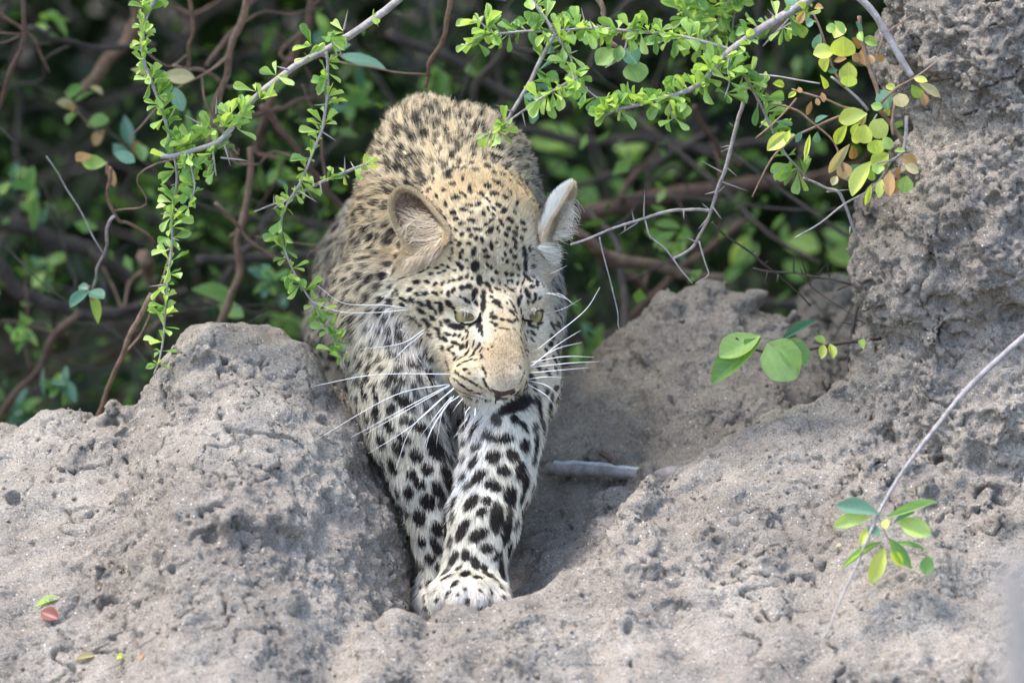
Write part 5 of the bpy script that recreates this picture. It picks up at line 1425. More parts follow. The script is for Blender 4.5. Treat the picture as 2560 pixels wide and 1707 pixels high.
c5 = lambda x, y: (1100 + x * .38265, y * .38265)
def right_spiny():
    r = thing('spiny_bough', 'thick grey bough with bright leaf clusters slanting left from the pillar top', 'bough', WP(2030, -30, -0.02))
    main = [(2460, -40), (2352, 40), (2200, 130), (2100, 190), (2000, 260), (1900, 330), (1820, 410), (1740, 510), (1680, 560), (1600, 600), (1500, 630), (1400, 655), (1280, 690), (1150, 720), (1060, 765)]
    pa = wpath(main, (-0.02, -0.03), 4, c5)
    stem(r, pa, .0052, .0015, M_BARK_GREY, rough=.08)
    leafy(r, pa, rgp, .0072, (5, 8), LIME, .42, 1.0, (.012, .022), .25, M_BARK_GREY, 200, .35)
    leafy(r, pa, rgp, .014, (3, 5), MIDG, .05, .42, (.012, .022), .2, M_BARK_GREY, 210)
    for pts, r0 in (([(870, 500), (930, 560), (1000, 620), (1080, 680)], .0012), ([(1900, 350), (1880, 440), (1890, 540), (1860, 640)], .0012), ([(1560, 620), (1500, 700), (1540, 780)], .001)):
        q = wpath(pts, -0.03, 4, c5)
        stem(r, q, r0, .0007, M_BARK_GREY, 'twig')
        leafy(r, q, rgp, .011, (4, 6), LIME, 0.1, 1, (.013, .021), .2, M_BARK_GREY, 292)
    r = thing('spiny_twig', 'horizontal thorny twig with leaf clusters along the upper edge', 'twig', WP(*c5(1900, 330), -0.02))
    q = wpath([(1900, 330), (1800, 295), (1650, 255), (1480, 225), (1250, 205), (1000, 185), (740, 205), (560, 205), (370, 220), (310, 190), (240, 120)], (-0.02, 0.0), 4, c5)
    stem(r, q, .0024, .0010, M_BARK_GREY)
    leafy(r, q, rgp, .0085, (4, 7), LIME, .12, 1, (.011, .022), .45, M_BARK_GREY, 280, .35)
    q = wpath([(310, 210), (260, 250), (200, 290), (170, 300)], 0.0, 4, c5)
    stem(r, q, .0010, .0006, M_BARK_GREY, 'twig'); leafy(r, q, rgp, .008, (3, 5), LIME, .1, 1, (.012, .02))
    r = thing('spiny_twig', 'steep thorny twig dropping from the top edge, crossing the horizontal twig', 'twig', WP(*c5(570, -30), 0.0))
    q = wpath([(570, -40), (650, 70), (700, 140), (740, 210), (790, 280), (840, 340), (865, 430), (860, 510)], (0.0, -0.02), 4, c5)
    stem(r, q, .0022, .0012, M_BARK_GREY)
    leafy(r, q, rgp, .0105, (3, 6), LIME, .02, 1, (.012, .022), .4, M_BARK_GREY, 200)
    r = thing('spiny_twig', 'leafy twig tip reaching over the leopard right shoulder', 'twig', WP(*c5(880, 520), -0.02))
    q = wpath([(900, 505), (870, 520), (800, 560), (680, 630), (580, 700), (480, 770), (420, 815), (360, 860), (290, 885)], (-0.02, 0.0), 4, c5)
    stem(r, q, .0018, .0008, M_BARK_GREY)
    leafy(r, q, rgp, .0095, (4, 7), LIME, 0, .45, (.013, .022), .3, M_BARK_GREY)
    leafy(r, q, rgp, .010, (4, 7), LIME, .75, 1, (.012, .020), .5, M_BARK_GREY)
    for x, y, dx, dy, l in ((470, 730, -1, -.4, .02), (540, 740, .2, 1, .016), (650, 660, .2, 1.4, .018)):
        thorn(r, WP(*c5(x, y), 0.0), LW(np.array([dx, -.2, -dy])), l, .0011, M_BARK_GREY)
    r = thing('shaded_twig', 'grey shaded twig with dull leaves behind the bright leaf clusters', 'twig', WP(*c5(780, 170), 0.12))
    q = wpath([(780, 170), (720, 280), (640, 430), (600, 520), (540, 620), (480, 720), (440, 790)], 0.12, 4, c5)
    stem(r, q, .0028, .0020, M_BARK_GREY)
    leafy(r, q, rgp, .014, (3, 6), (M_LEAF_MID, M_LEAF_TEAL), .1, .8, (.016, .026))
    r = thing('spiny_twig', 'long drooping leafy twig left of the yellow green shrub', 'twig', WP(*c5(1880, 370), 0.0))
    q = wpath([(1880, 370), (1950, 430), (2010, 530), (2060, 620), (2110, 720), (2160, 830), (2210, 920), (2260, 1010), (2330, 1090), (2400, 1170)], (-0.02, 0.04), 4, c5)
    stem(r, q, .0019, .0011, M_BARK_GREY)
    leafy(r, q, rgp, .011, (3, 6), MIDG, .05, .97, (.013, .023), .2, M_BARK_GREY)
    r = thing('gnarled_twig', 'pale gnarled woody twig hanging from the top edge between leaf clusters', 'twig', WP(*c5(1030, -40), 0.05))
    q = wpath([(1010, -40), (1060, 40), (1070, 110), (1075, 200), (1110, 270), (1160, 310)], 0.04, 4, c5)
    stem(r, q, .0036, .0022, M_BARK_TAN, rough=.2)
    q = wpath([(1240, 150), (1225, 240), (1205, 330), (1150, 400), (1080, 445)], 0.05, 4, c5)
    stem(r, q, .0012, .0009, M_BARK_GREY, 'twig')
    for b, t_, w_, m_ in (((1210, 320), (1290, 420), .022, M_LEAF_TEAL), ((1250, 400), (1300, 525), .030, M_LEAF_MID), ((1140, 320), (1020, 430), .022, M_LEAF_MID), ((1290, 290), (1460, 260), .012, M_LEAF_MID), ((1180, 300), (1160, 400), .014, M_LEAF_MID)):
        place_leaf(r, WP(*c5(*b), 0.05), WP(*c5(*t_), 0.04), w_, TOCAM + UP * .4, 'oval', m_)
    r = thing('leafy_top_spray', 'dense out of focus spray of lime leaves at the top edge by the pillar', 'leaf spray', WP(1900, -30, 0.12))
    for k in range(8):
        x0 = rgp.uniform(1700, 2010)
        q = wpath([(x0, -30), (x0 + rgp.uniform(-40, 40), 25), (x0 + rgp.uniform(-90, 60), rgp.uniform(60, 130))], rgp.uniform(.06, .2), 5)
        stem(r, q, .0012, .0007, M_BARK_GREY, 'twig')
        leafy(r, q, rgp, .008, (4, 6), LIME, 0, 1, (.012, .022), 0, None, 285)
right_spiny()

# ---- bare thorny twigs behind, right of the leopard
cT = lambda x, y: (1380 + x * .3826, 300 + y * .3826)
def bare_twigs():
    def bare(name, label, fn, pts, d, r0, r1, thorns, mat=M_BARK_GREY, side=()):
        pa = wpath(pts, d, 4, fn)
        r = thing(name, label, 'twig', pa[0])
        stem(r, pa, r0, r1, mat, rough=.14)
        for pp in side:
            stem(r, wpath(pp, d[0] if isinstance(d, tuple) else d, 4, fn), r1 * .8, r1 * .4, mat, 'twig')
        for x, y, x2, y2 in thorns:
            dd = (d[0] + d[1]) / 2 if isinstance(d, tuple) else d
            a, b = WP(*fn(x, y), dd), WP(*fn(x2, y2), dd - .006)
            thorn(r, a, b - a, np.linalg.norm(b - a), .0011, mat)
        return r
    bare('bare_thorny_twig', 'upright bare thorny twig below the bright bough, darker than its neighbours', cT,
         [(1262, -190), (1245, -90), (1215, 0), (1175, 160), (1130, 330), (1085, 440), (1050, 560), (1015, 660), (960, 760), (920, 830), (850, 880), (790, 905)], (0.05, 0.09), .0024, .0014,
         [(1180, 40, 1155, 15), (1170, 180, 1100, 210), (1160, 170, 1100, 180), (1115, 345, 970, 265), (1140, 310, 1210, 370), (1110, 405, 1280, 465), (1070, 470, 995, 487), (1090, 470, 1130, 430), (1030, 590, 975, 540), (1050, 570, 1110, 650), (1020, 640, 955, 715), (945, 800, 870, 765)],
         M_BARK_GREY, side=([(960, 790), (985, 880), (1010, 960), (1020, 1015), (935, 1070)], [(790, 905), (850, 990), (920, 1070)], [(790, 905), (730, 830), (640, 760), (615, 690)]))
    bare('bare_thorny_twig', 'pale bare thorny twig pointing at the leopard ear', cT,
         [(1030, 595), (960, 585), (880, 588), (800, 590), (700, 612), (600, 645), (500, 675), (380, 715), (300, 750), (200, 790), (120, 815)], (0.06, 0.02), .0019, .0012,
         [(600, 640, 605, 455), (535, 655, 520, 585), (480, 690, 470, 740), (860, 590, 862, 650), (610, 660, 645, 790), (560, 670, 430, 755)], M_BARK_GREY,
         side=([(310, 765), (330, 860), (370, 1010), (400, 1130), (430, 1260), (432, 1340), (450, 1380)],))
    bare('bare_thorny_twig', 'dark bare thorny twig running down to the far lump beside the pillar', cT,
         [(1045, 670), (1120, 745), (1200, 800), (1290, 860), (1370, 930), (1440, 985), (1530, 1060), (1610, 1130), (1690, 1215)], (0.08, 0.2), .0014, .0009,
         [(1300, 870, 1355, 835), (1380, 945, 1420, 915), (1480, 1010, 1470, 1060), (1390, 950, 1365, 930)], M_BARK_DARK)
    bare('bare_thorny_twig', 'dark spiky twig with long upright thorns left of the pillar', cT,
         [(2060, 1085), (1950, 1070), (1830, 1040), (1720, 1025), (1600, 1000), (1500, 995), (1400, 988), (1315, 968)], (0.2, 0.22), .0015, .0010,
         [(1580, 995, 1580, 845), (1660, 1010, 1620, 890), (1815, 1035, 1790, 900), (1720, 1025, 1790, 945), (1690, 1020, 1690, 1110), (1640, 1010, 1620, 960), (1900, 1060, 1980, 1090), (1870, 1110, 1960, 1070), (1410, 985, 1390, 1070)], M_BARK_DARK,
         side=([(1620, 1010), (1720, 1110), (1850, 1200), (1980, 1285)],))
    bare('bare_twig', 'dark upright twig against the foot of the pillar', cT,
         [(2050, 1085), (2010, 1180), (1980, 1290), (1960, 1400), (1945, 1500), (1940, 1600), (1960, 1720)], (0.16, 0.2), .0021, .0016, [(1975, 1300, 2060, 1330), (1990, 1340, 1870, 1320)], M_BARK_DARK)
    bare('bare_twig', 'grey kinked twig behind the yellow green shrub stems', cT,
         [(1640, 380), (1720, 410), (1800, 450), (1870, 470), (1920, 570), (1960, 680), (2000, 790)], (0.06, 0.08), .0014, .0019, [(1800, 470, 1950, 455), (1950, 700, 1945, 745)], M_BARK_GREY)
bare_twigs()

# ---- broad-leaved shrub growing from the pillar
def broad_shrub():
    r = thing('broadleaf_shrub', 'sunlit shrub with yellow green and bronze leaves rooted on the clay pillar', 'shrub', WP(*c6(1060, 440), -0.05))
    D0 = -0.07
    stems = [([(760, -30), (850, 60), (920, 170), (990, 290), (1040, 380), (1075, 430)], .0042, .0036), ([(780, 90), (790, 200), (820, 320), (850, 420), (885, 520), (880, 600)], .0024, .0026), ([(520, 70), (560, 160), (590, 250), (640, 400), (700, 490)], .0012, .0016),
             ([(620, 430), (700, 490), (780, 560), (830, 620)], .0014, .0018), ([(400, 500), (500, 530), (600, 560), (690, 600), (800, 620)], .0010, .0016), ([(180, 1105), (230, 1000), (290, 890), (380, 790), (470, 740), (560, 700), (650, 660), (780, 620)], .0008, .0018),
             ([(420, 1332), (560, 1250), (700, 1140), (860, 1050), (960, 900)], .0008, .0014), ([(200, 775), (300, 690), (380, 610), (430, 550)], .0008, .0011), ([(980, 580), (965, 680), (970, 760)], .0016, .0022), ([(1045, 650), (1040, 760), (1020, 850), (960, 900), (880, 920)], .0020, .0016),
             ([(1210, 350), (1130, 410), (1050, 460), (980, 500), (880, 600)], .0010, .0016), ([(880, 600), (960, 700), (1020, 790), (1030, 850)], .0026, .0024), ([(220, 418), (330, 430), (440, 450), (560, 470)], .0008, .001), ([(300, 580), (430, 620), (520, 690), (640, 800), (690, 960)], .0012, .0012),
             ([(880, 300), (900, 250), (930, 190), (1090, 75)], .0012, .0007), ([(760, 720), (800, 760), (830, 720), (880, 640)], .001, .001)]
    for k, (pts, a, b) in enumerate(stems):
        d = D0 + rgp.uniform(-.02, .02)
        stem(r, wpath(pts, d, 4, c6), a, b, M_BARK_TAN if k % 3 else M_BARK_GREY, 'stem', .14, 0, k)
    Y, G, T, B_, L_ = M_LEAF_YELLOW, M_LEAF_LIME, M_LEAF_TEAL, M_LEAF_BRONZE, M_LEAF_PALE
    leaves = [(640,290,525,300,90,Y),(610,310,580,400,75,Y),(690,205,690,320,120,Y),(640,215,685,130,75,Y),(720,350,720,465,95,Y),(595,150,645,170,50,G),(720,420,720,490,80,Y),(560,190,528,275,50,T),(740,215,795,262,60,B_),(740,300,785,342,50,B_),(800,268,812,368,50,B_),(638,345,712,333,40,B_),(835,308,852,358,40,B_),(880,298,908,348,40,B_),
     (825,640,655,662,85,Y),(712,700,645,808,60,Y),(765,700,765,800,75,Y),(815,700,790,802,100,Y),(910,665,870,768,95,Y),(780,690,735,765,40,Y),(845,590,905,602,50,G),(895,505,945,605,90,T),(1000,525,1022,605,75,L_),(1115,470,1245,535,60,L_),(1072,475,1135,545,62,G),(1130,520,1148,592,40,B_),(1085,440,1158,450,45,Y),
     (865,785,882,862,85,Y),(915,765,955,835,62,G),(945,865,845,925,85,Y),(845,905,735,1088,88,Y),(800,925,700,1005,80,T),(1010,880,1105,922,70,B_),(1035,925,1115,962,60,L_),(935,888,905,952,50,B_),(950,955,955,1105,62,B_),(1012,925,1004,1008,45,B_),(1000,1000,985,1085,42,B_),(1045,985,1030,1085,82,G),(875,925,885,975,60,G),(845,945,850,1012,45,G),(845,1035,818,1142,35,Y),(905,1005,888,1098,45,Y),
     (725,808,606,968,50,L_),(740,815,746,895,45,B_),(690,910,700,1005,80,B_),(655,985,628,1042,40,L_),(380,742,266,842,78,Y),(390,728,372,805,30,Y),(305,682,405,702,20,T),(503,755,475,895,22,Y),(545,738,540,803,40,T),(605,650,538,692,35,T),(455,738,428,795,35,T),(425,515,383,548,30,Y),(512,568,488,645,30,B_),(440,488,452,522,25,B_),(540,548,552,592,20,B_),(570,518,582,572,30,B_),
     (295,470,362,475,42,Y),(435,18,475,52,40,Y),(472,58,432,132,40,B_),(528,48,578,46,30,B_),(525,118,485,142,50,T),(640,120,690,190,60,G),(385,-10,410,30,60,T),(930,480,980,500,40,Y),(990,680,1005,715,50,G),(950,605,920,650,40,Y),(820,630,780,700,50,L_),(975,845,1035,845,24,G),(560,420,590,500,20,Y),(600,400,660,395,30,T),(780,180,800,230,40,G),(760,120,790,180,24,T),(800,215,880,255,50,G)]
    for x0, y0, x1, y1, wd, m in leaves:
        d0 = D0 + rgp.uniform(-.025, .02)
        L = math.hypot(x1 - x0, y1 - y0)
        n = unit(TOCAM * 1.5 + UP * 0.6 + rgp.normal(0, .35, 3))
        place_leaf(r, WP(*c6(x0, y0), d0), WP(*c6(x1, y1), d0 - rgp.uniform(-.01, .012)), max(wd * .4465 * K * 1.15, .006), n, 'round' if wd > .85 * L else 'oval', m)


# ---- sprig with big round leaves in the hollow, and the long twig in front of the slope
def lone_twigs():
    r = thing('leafy_twig', 'thin stem with large round green leaves before the grey clay lump', 'twig', WP(2190, 846, 0.1))
    stem(r, wpath([(2200, 846), (2169, 849), (2095, 859), (2028, 872), (1967, 886), (1907, 879), (1870, 865), (1839, 845)], (0.1, 0.04), 5), .0024, .0012, M_BARK_DARK)
    for b, t_, w_, m_, k in (((1905, 846), (1778, 953), .030, M_LEAF_MID, 'oval'), ((1900, 840), (1800, 900), .030, M_LEAF_LIME, 'oval'), ((1920, 858), (1990, 945), .044, M_LEAF_MID, 'round'), ((1960, 850), (2010, 905), .030, M_LEAF_MID, 'round'), ((1955, 850), (2036, 800), .011, M_LEAF_TEAL, 'oval'),
                          ((2060, 862), (2052, 900), .010, M_LEAF_YELLOW, 'oval'), ((2075, 860), (2084, 893), .010, M_LEAF_YELLOW, 'oval'), ((2065, 860), (2045, 840), .008, M_LEAF_LIME, 'oval'), ((2150, 850), (2160, 872), .008, M_LEAF_LIME, 'oval')):
        place_leaf(r, WP(*b, .05), WP(*t_, .035), w_, TOCAM + UP * .6 + rgp.normal(0, .2, 3), k, m_)
    r = thing('leafy_twig', 'long slanting twig with one tuft of leaves in front of the right slope', 'twig', WP(2640, 775, -0.22))
    stem(r, wpath([(2640, 772), (2560, 842), (2480, 913), (2405, 987), (2351, 1054), (2298, 1122), (2250, 1189), (2203, 1270), (2170, 1344), (2136, 1425), (2095, 1513), (2062, 1594)], (-.16, -.34), 5), .0036, .0008, M_BARK_GREY, 'stem', .14)
    for b, t_, w_, m_ in (((1335, 945), (1188, 888), .016, M_LEAF_TEAL), ((1300, 955), (1170, 968), .014, M_LEAF_LIME), ((1360, 955), (1550, 903), .013, M_LEAF_MID), ((1385, 975), (1470, 940), .009, M_LEAF_TEAL), ((1400, 965), (1525, 1025), .022, M_LEAF_LIME), ((1350, 1065), (1302, 1198), .017, M_LEAF_YELLOW), ((1368, 1030), (1448, 1135), .014, M_LEAF_MID),
                       ((1390, 1045), (1502, 1082), .008, M_LEAF_MID), ((1512, 1095), (1510, 1172), .015, M_LEAF_MID), ((1345, 1045), (1195, 1142), .009, M_LEAF_MID), ((1290, 985), (1330, 1015), .012, M_LEAF_TEAL), ((1285, 995), (1268, 1060), .008, M_LEAF_YELLOW), ((1375, 1080), (1420, 1135), .011, M_LEAF_YELLOW), ((1360, 960), (1355, 1000), .009, M_LEAF_YELLOW)):
        place_leaf(r, WP(*c8(*b), -.28), WP(*c8(*t_), -.29), w_, TOCAM + UP * .8 + rgp.normal(0, .3, 3), 'oval', m_)
    q = wpath([(1330, 950), (1350, 1000), (1370, 1040)], -.28, 4, c8)
    stem(r, q, .0012, .0008, M_BARK_GREY, 'twig')
    q = wpath([(1375, 1050), (1450, 1080), (1512, 1098)], -.28, 4, c8)
    stem(r, q, .0006, .0005, M_BARK_GREY, 'twig')
c8 = lambda x, y: (1300 + x * .674, 650 + y * .674)
c6 = lambda x, y: (1800 + x * .4465, y * .4465)
broad_shrub()
lone_twigs()

def near_stalk():
    r = thing('pale_stalk', 'out of focus pale stalk close to the camera in the lower right corner', 'stalk', WP(2560, 2100, -3.5))
    stem(r, wpath([(2560, 2100), (2555, 1850), (2552, 1680), (2545, 1540), (2530, 1400)], -3.5, 5), .017, .010, mat_bark('pale_straw', lin(138, 130, 122), lin(166, 158, 150), 60), 'stem')
near_stalk()
# ------------------------------------------------------------------ dead stick and fallen leaves on the clay
def small_things():
    a, _ = on_mound(1380, 1180); b, _ = on_mound(1660, 1185)
    da = (a[1] if a is not None else .2) - .012; db = (b[1] if b is not None else .2) - .004
    da = min(da, .30); db = min(db, .30)
    r = thing('dead_stick', 'broken grey stick with peeling white bark lying in the hollow', 'stick', WP(1520, 1185, (da + db) / 2))
    d = (da + db) / 2
    pa = wpath([(1372, 1170), (1450, 1174), (1540, 1180), (1620, 1188), (1705, 1186)], (da, db), 5)
    stem(r, pa, .0066, .0092, M_BARK_GREY, 'stick_core', .22, .002, 4)
    white = mat_bark('peeling_bark', lin(178, 184, 188), lin(214, 218, 220), 120)
    top = pa[1:-5] + LW(np.array([0, -.002, .0060]))
    stem(r, top, .0026, .0038, white, 'bark_strip', .45, .002, 9)
    r2 = wpath([(1500, 1130), (1515, 1140), (1530, 1152)], d - .01, 4)
    s = thing('stick_stub', 'short brown broken stub standing behind the peeling stick', 'stick', r2[-1])
    stem(s, r2, .0035, .0028, M_BARK_RED, 'stub')
    def fallen(px, py, dx, dy, w_, m_, label):
        p, n = on_mound(px, py)
        if p is None:
            return
        base = LW(p + n * .003)
        t_ = PX(px + dx, py + dy, p[1]) - PX(px, py, p[1])
        t_ = t_ - n * (t_ @ n)
        tip = LW(p + n * .004 + t_)
        e = thing('fallen_leaf', label, 'leaf', base, 'leaves fallen on the clay')
        place_leaf(e, base, tip, w_, LW(n), 'oval', m_, 0, 'blade')
    fallen(92, 1520, 64, -14, .011, M_LEAF_LIME, 'curved lime leaf fallen on the clay at the left edge')
    fallen(106, 1532, 62, 42, .017, mat_leaf('red_leaf', lin(110, 60, 50), lin(140, 80, 66), .2), 'reddish brown dead leaf below the curved lime leaf')
    fallen(190, 1655, 54, -8, .009, M_LEAF_PALE, 'pale green leaf lying near the bottom left corner')
    fallen(300, 1640, 30, 20, .008, M_LEAF_YELLOW, 'small yellow leaf scrap on the lower left clay')
    fallen(355, 1640, 14, 16, .009, M_LEAF_BRONZE, 'small dark red leaf scrap on the lower left clay')
    fallen(2092, 1368, 22, 18, .006, M_LEAF_PALE, 'curled dry leaf scrap on the slope under the leafy tuft')
small_things()

# ------------------------------------------------------------------ thicket behind the mound
fv = lambda x, y: (x * 1.0884, y * 1.0884)
def branches():
    BR = [
     ('thin reddish branch hanging down the upper left corner', [(52, -25), (48, 80), (22, 180), (-5, 240), (-40, 300)], .45, 8, 7, M_BARK_RED),
     ('forked tan branch descending behind the lime sprig from the top edge', [(572, -25), (548, 60), (525, 140), (500, 220), (482, 330), (470, 420)], .42, 11, 9, M_BARK_TAN),
     ('slim brown branch hanging straight down beside the lime sprig', [(436, -25), (434, 60), (430, 120), (424, 175)], .42, 6, 5, M_BARK_TAN),
     ('dark curved branch sagging across the upper left', [(60, 70), (120, 95), (200, 110), (270, 112), (350, 100)], .7, 10, 9, M_BARK_DARK),
     ('pale tan twig pointing down at the leopard back', [(1038, -25), (1024, 40), (1004, 100), (988, 140), (986, 175), (987, 200)], .22, 8, 5, M_BARK_TAN),
     ('diagonal brown branch running down toward the leopard shoulder', [(600, 245), (650, 310), (700, 375), (760, 440), (815, 510)], .5, 10, 9, M_BARK_RED),
     ('leaning reddish branch between the bough and the lime sprig', [(740, -25), (700, 70), (650, 170), (610, 260), (590, 340)], .75, 13, 12, M_BARK_RED),
     ('thick grey root curving up at the left edge', [(-40, 540), (0, 610), (40, 665), (90, 700), (160, 714), (250, 728), (330, 706), (420, 660)], .85, 25, 14, M_BARK_DARK),
     ('thick dark fallen limb above the grey root', [(-40, 490), (60, 525), (140, 550), (230, 590), (300, 640)], 1.2, 28, 22, M_BARK_DARK),
     ('broken tan stump tip behind the hanging sprig', [(330, 590), (345, 640), (352, 690)], .8, 22, 12, M_BARK_TAN),
     ('upright brown stem behind the twig at the knob', [(575, 350), (566, 430), (553, 540), (548, 620), (530, 700), (505, 770)], .55, 9, 13, M_BARK_TAN),
     ('thorny tan twig rising from behind the left slope', [(345, 680), (318, 740), (290, 800), (262, 850), (240, 905), (228, 980)], .22, 9, 7, M_BARK_TAN),
     ('straight red brown branch in the lower left shade', [(190, 715), (110, 800), (50, 880), (-10, 970)], .8, 12, 10, M_BARK_RED),
     ('thin bent twig with a fork left of the lime sprig', [(246, 385), (246, 430), (266, 495), (320, 525), (360, 550)], .25, 5, 5, M_BARK_TAN),
     ('thin grey twig dropping from the fork to a leaf tuft', [(266, 497), (245, 560), (225, 610), (205, 660)], .25, 5, 4, M_BARK_GREY),
     ('long thin twig crossing behind the drooping leafy twig', [(490, 470), (560, 540), (650, 600), (740, 665), (800, 720)], .45, 6, 5, M_BARK_TAN),
     ('blurred forked branch above the leopard back', [(1190, 60), (1150, 120), (1110, 190), (1075, 260)], .8, 13, 11, M_BARK_DARK),
     ('blurred grey branch crossing above the leopard back', [(900, 80), (1000, 120), (1080, 160), (1180, 220), (1300, 250)], 1.1, 14, 14, M_BARK_DARK),
     ('thick dark horizontal limb behind the bare thorny twigs', [(1230, 500), (1400, 480), (1560, 450), (1750, 420), (1960, 400)], 1.1, 24, 22, M_BARK_RED),
     ('blurred grey limb sloping down behind the bare twig tip', [(1260, 500), (1350, 560), (1430, 600), (1530, 625), (1660, 640)], .75, 14, 17, M_BARK_TAN),
     ('blurred rust coloured branch behind the leopard ear', [(1300, 530), (1360, 570), (1420, 620), (1470, 660), (1500, 720)], .9, 14, 14, M_BARK_RED),
     ('rust coloured branch slanting behind the bright bough', [(1590, 250), (1620, 300), (1660, 350), (1700, 380)], .8, 9, 9, M_BARK_RED),
     ('dark branch rising from behind the grey clay lump', [(1380, 820), (1450, 740), (1540, 640), (1640, 560), (1720, 500)], .95, 11, 9, M_BARK_RED),
     ('upright grey stem between the leopard cheek and the clay lump', [(1430, 800), (1438, 700), (1432, 620), (1400, 540), (1340, 480)], .75, 13, 8, M_BARK_DARK),
     ('dark sagging branch under the bright bough', [(1200, 300), (1330, 330), (1480, 320), (1620, 345), (1760, 330), (1900, 345)], 1.3, 15, 14, M_BARK_DARK),
     ('thin branch slanting under the dark horizontal limb', [(1280, 440), (1420, 400), (1540, 350), (1640, 300)], 1.2, 10, 9, M_BARK_DARK),
     ('dark limb low behind the clay lump', [(1380, 770), (1520, 720), (1660, 690), (1800, 690), (1950, 650)], 1.2, 16, 15, M_BARK_DARK),
     ('tan twig slanting across the upper left leaves', [(-20, 10), (40, 60), (90, 110), (110, 160)], .5, 6, 4, M_BARK_TAN),
     ('short tan twig joining the forked tan branch', [(400, 140), (450, 165), (500, 190), (530, 205)], .42, 6, 6, M_BARK_TAN),
     ('red brown branch behind the lower bough end', [(560, 270), (640, 255), (720, 235), (780, 235)], .7, 9, 8, M_BARK_RED),
     ('brown branch rising to the top edge behind the bough', [(480, 150), (540, 60), (600, -20)], .6, 8, 8, M_BARK_RED),
     ('dark root crossing low behind the knob', [(460, 605), (540, 588), (620, 580), (720, 590), (820, 600)], .9, 14, 13, M_BARK_DARK),
     ('pale lichen covered stem at the upper left', [(330, -20), (310, 70), (250, 150), (190, 210)], .95, 16, 20, M_BARK_TAN),
    ]
    for k, (lab, pts, d, r0, r1, m) in enumerate(BR):
        px = [fv(*p) for p in pts]
        s = K * 1.0884 * (1 + d / DIST)
        pa = wpath(px, (d - .05, d + .08), 6)
        root = thing('thicket_branch', lab, 'branch', pa[0], 'branches of the thicket')
        stem(root, pa, r0 * s * .8, r1 * s * .8, m, 'limb', .15, .006, k)
        rg = np.random.default_rng(300 + k)
        for j in range(2 if r0 > 9 else 1):
            i = int(rg.integers(len(pa) // 4, len(pa) - 3))
            dr = unit(rg.normal(0, 1, 3) * np.array([1, .5, 1]))
            q = spline(np.array([pa[i], pa[i] + dr * .04, pa[i] + dr * .08 + rg.normal(0, .02, 3), pa[i] + dr * .13 + rg.normal(0, .03, 3)]), 4)
            stem(root, q, r1 * s * .45, .0008, m, 'side_twig', .15, .003, k + 50)
branches()

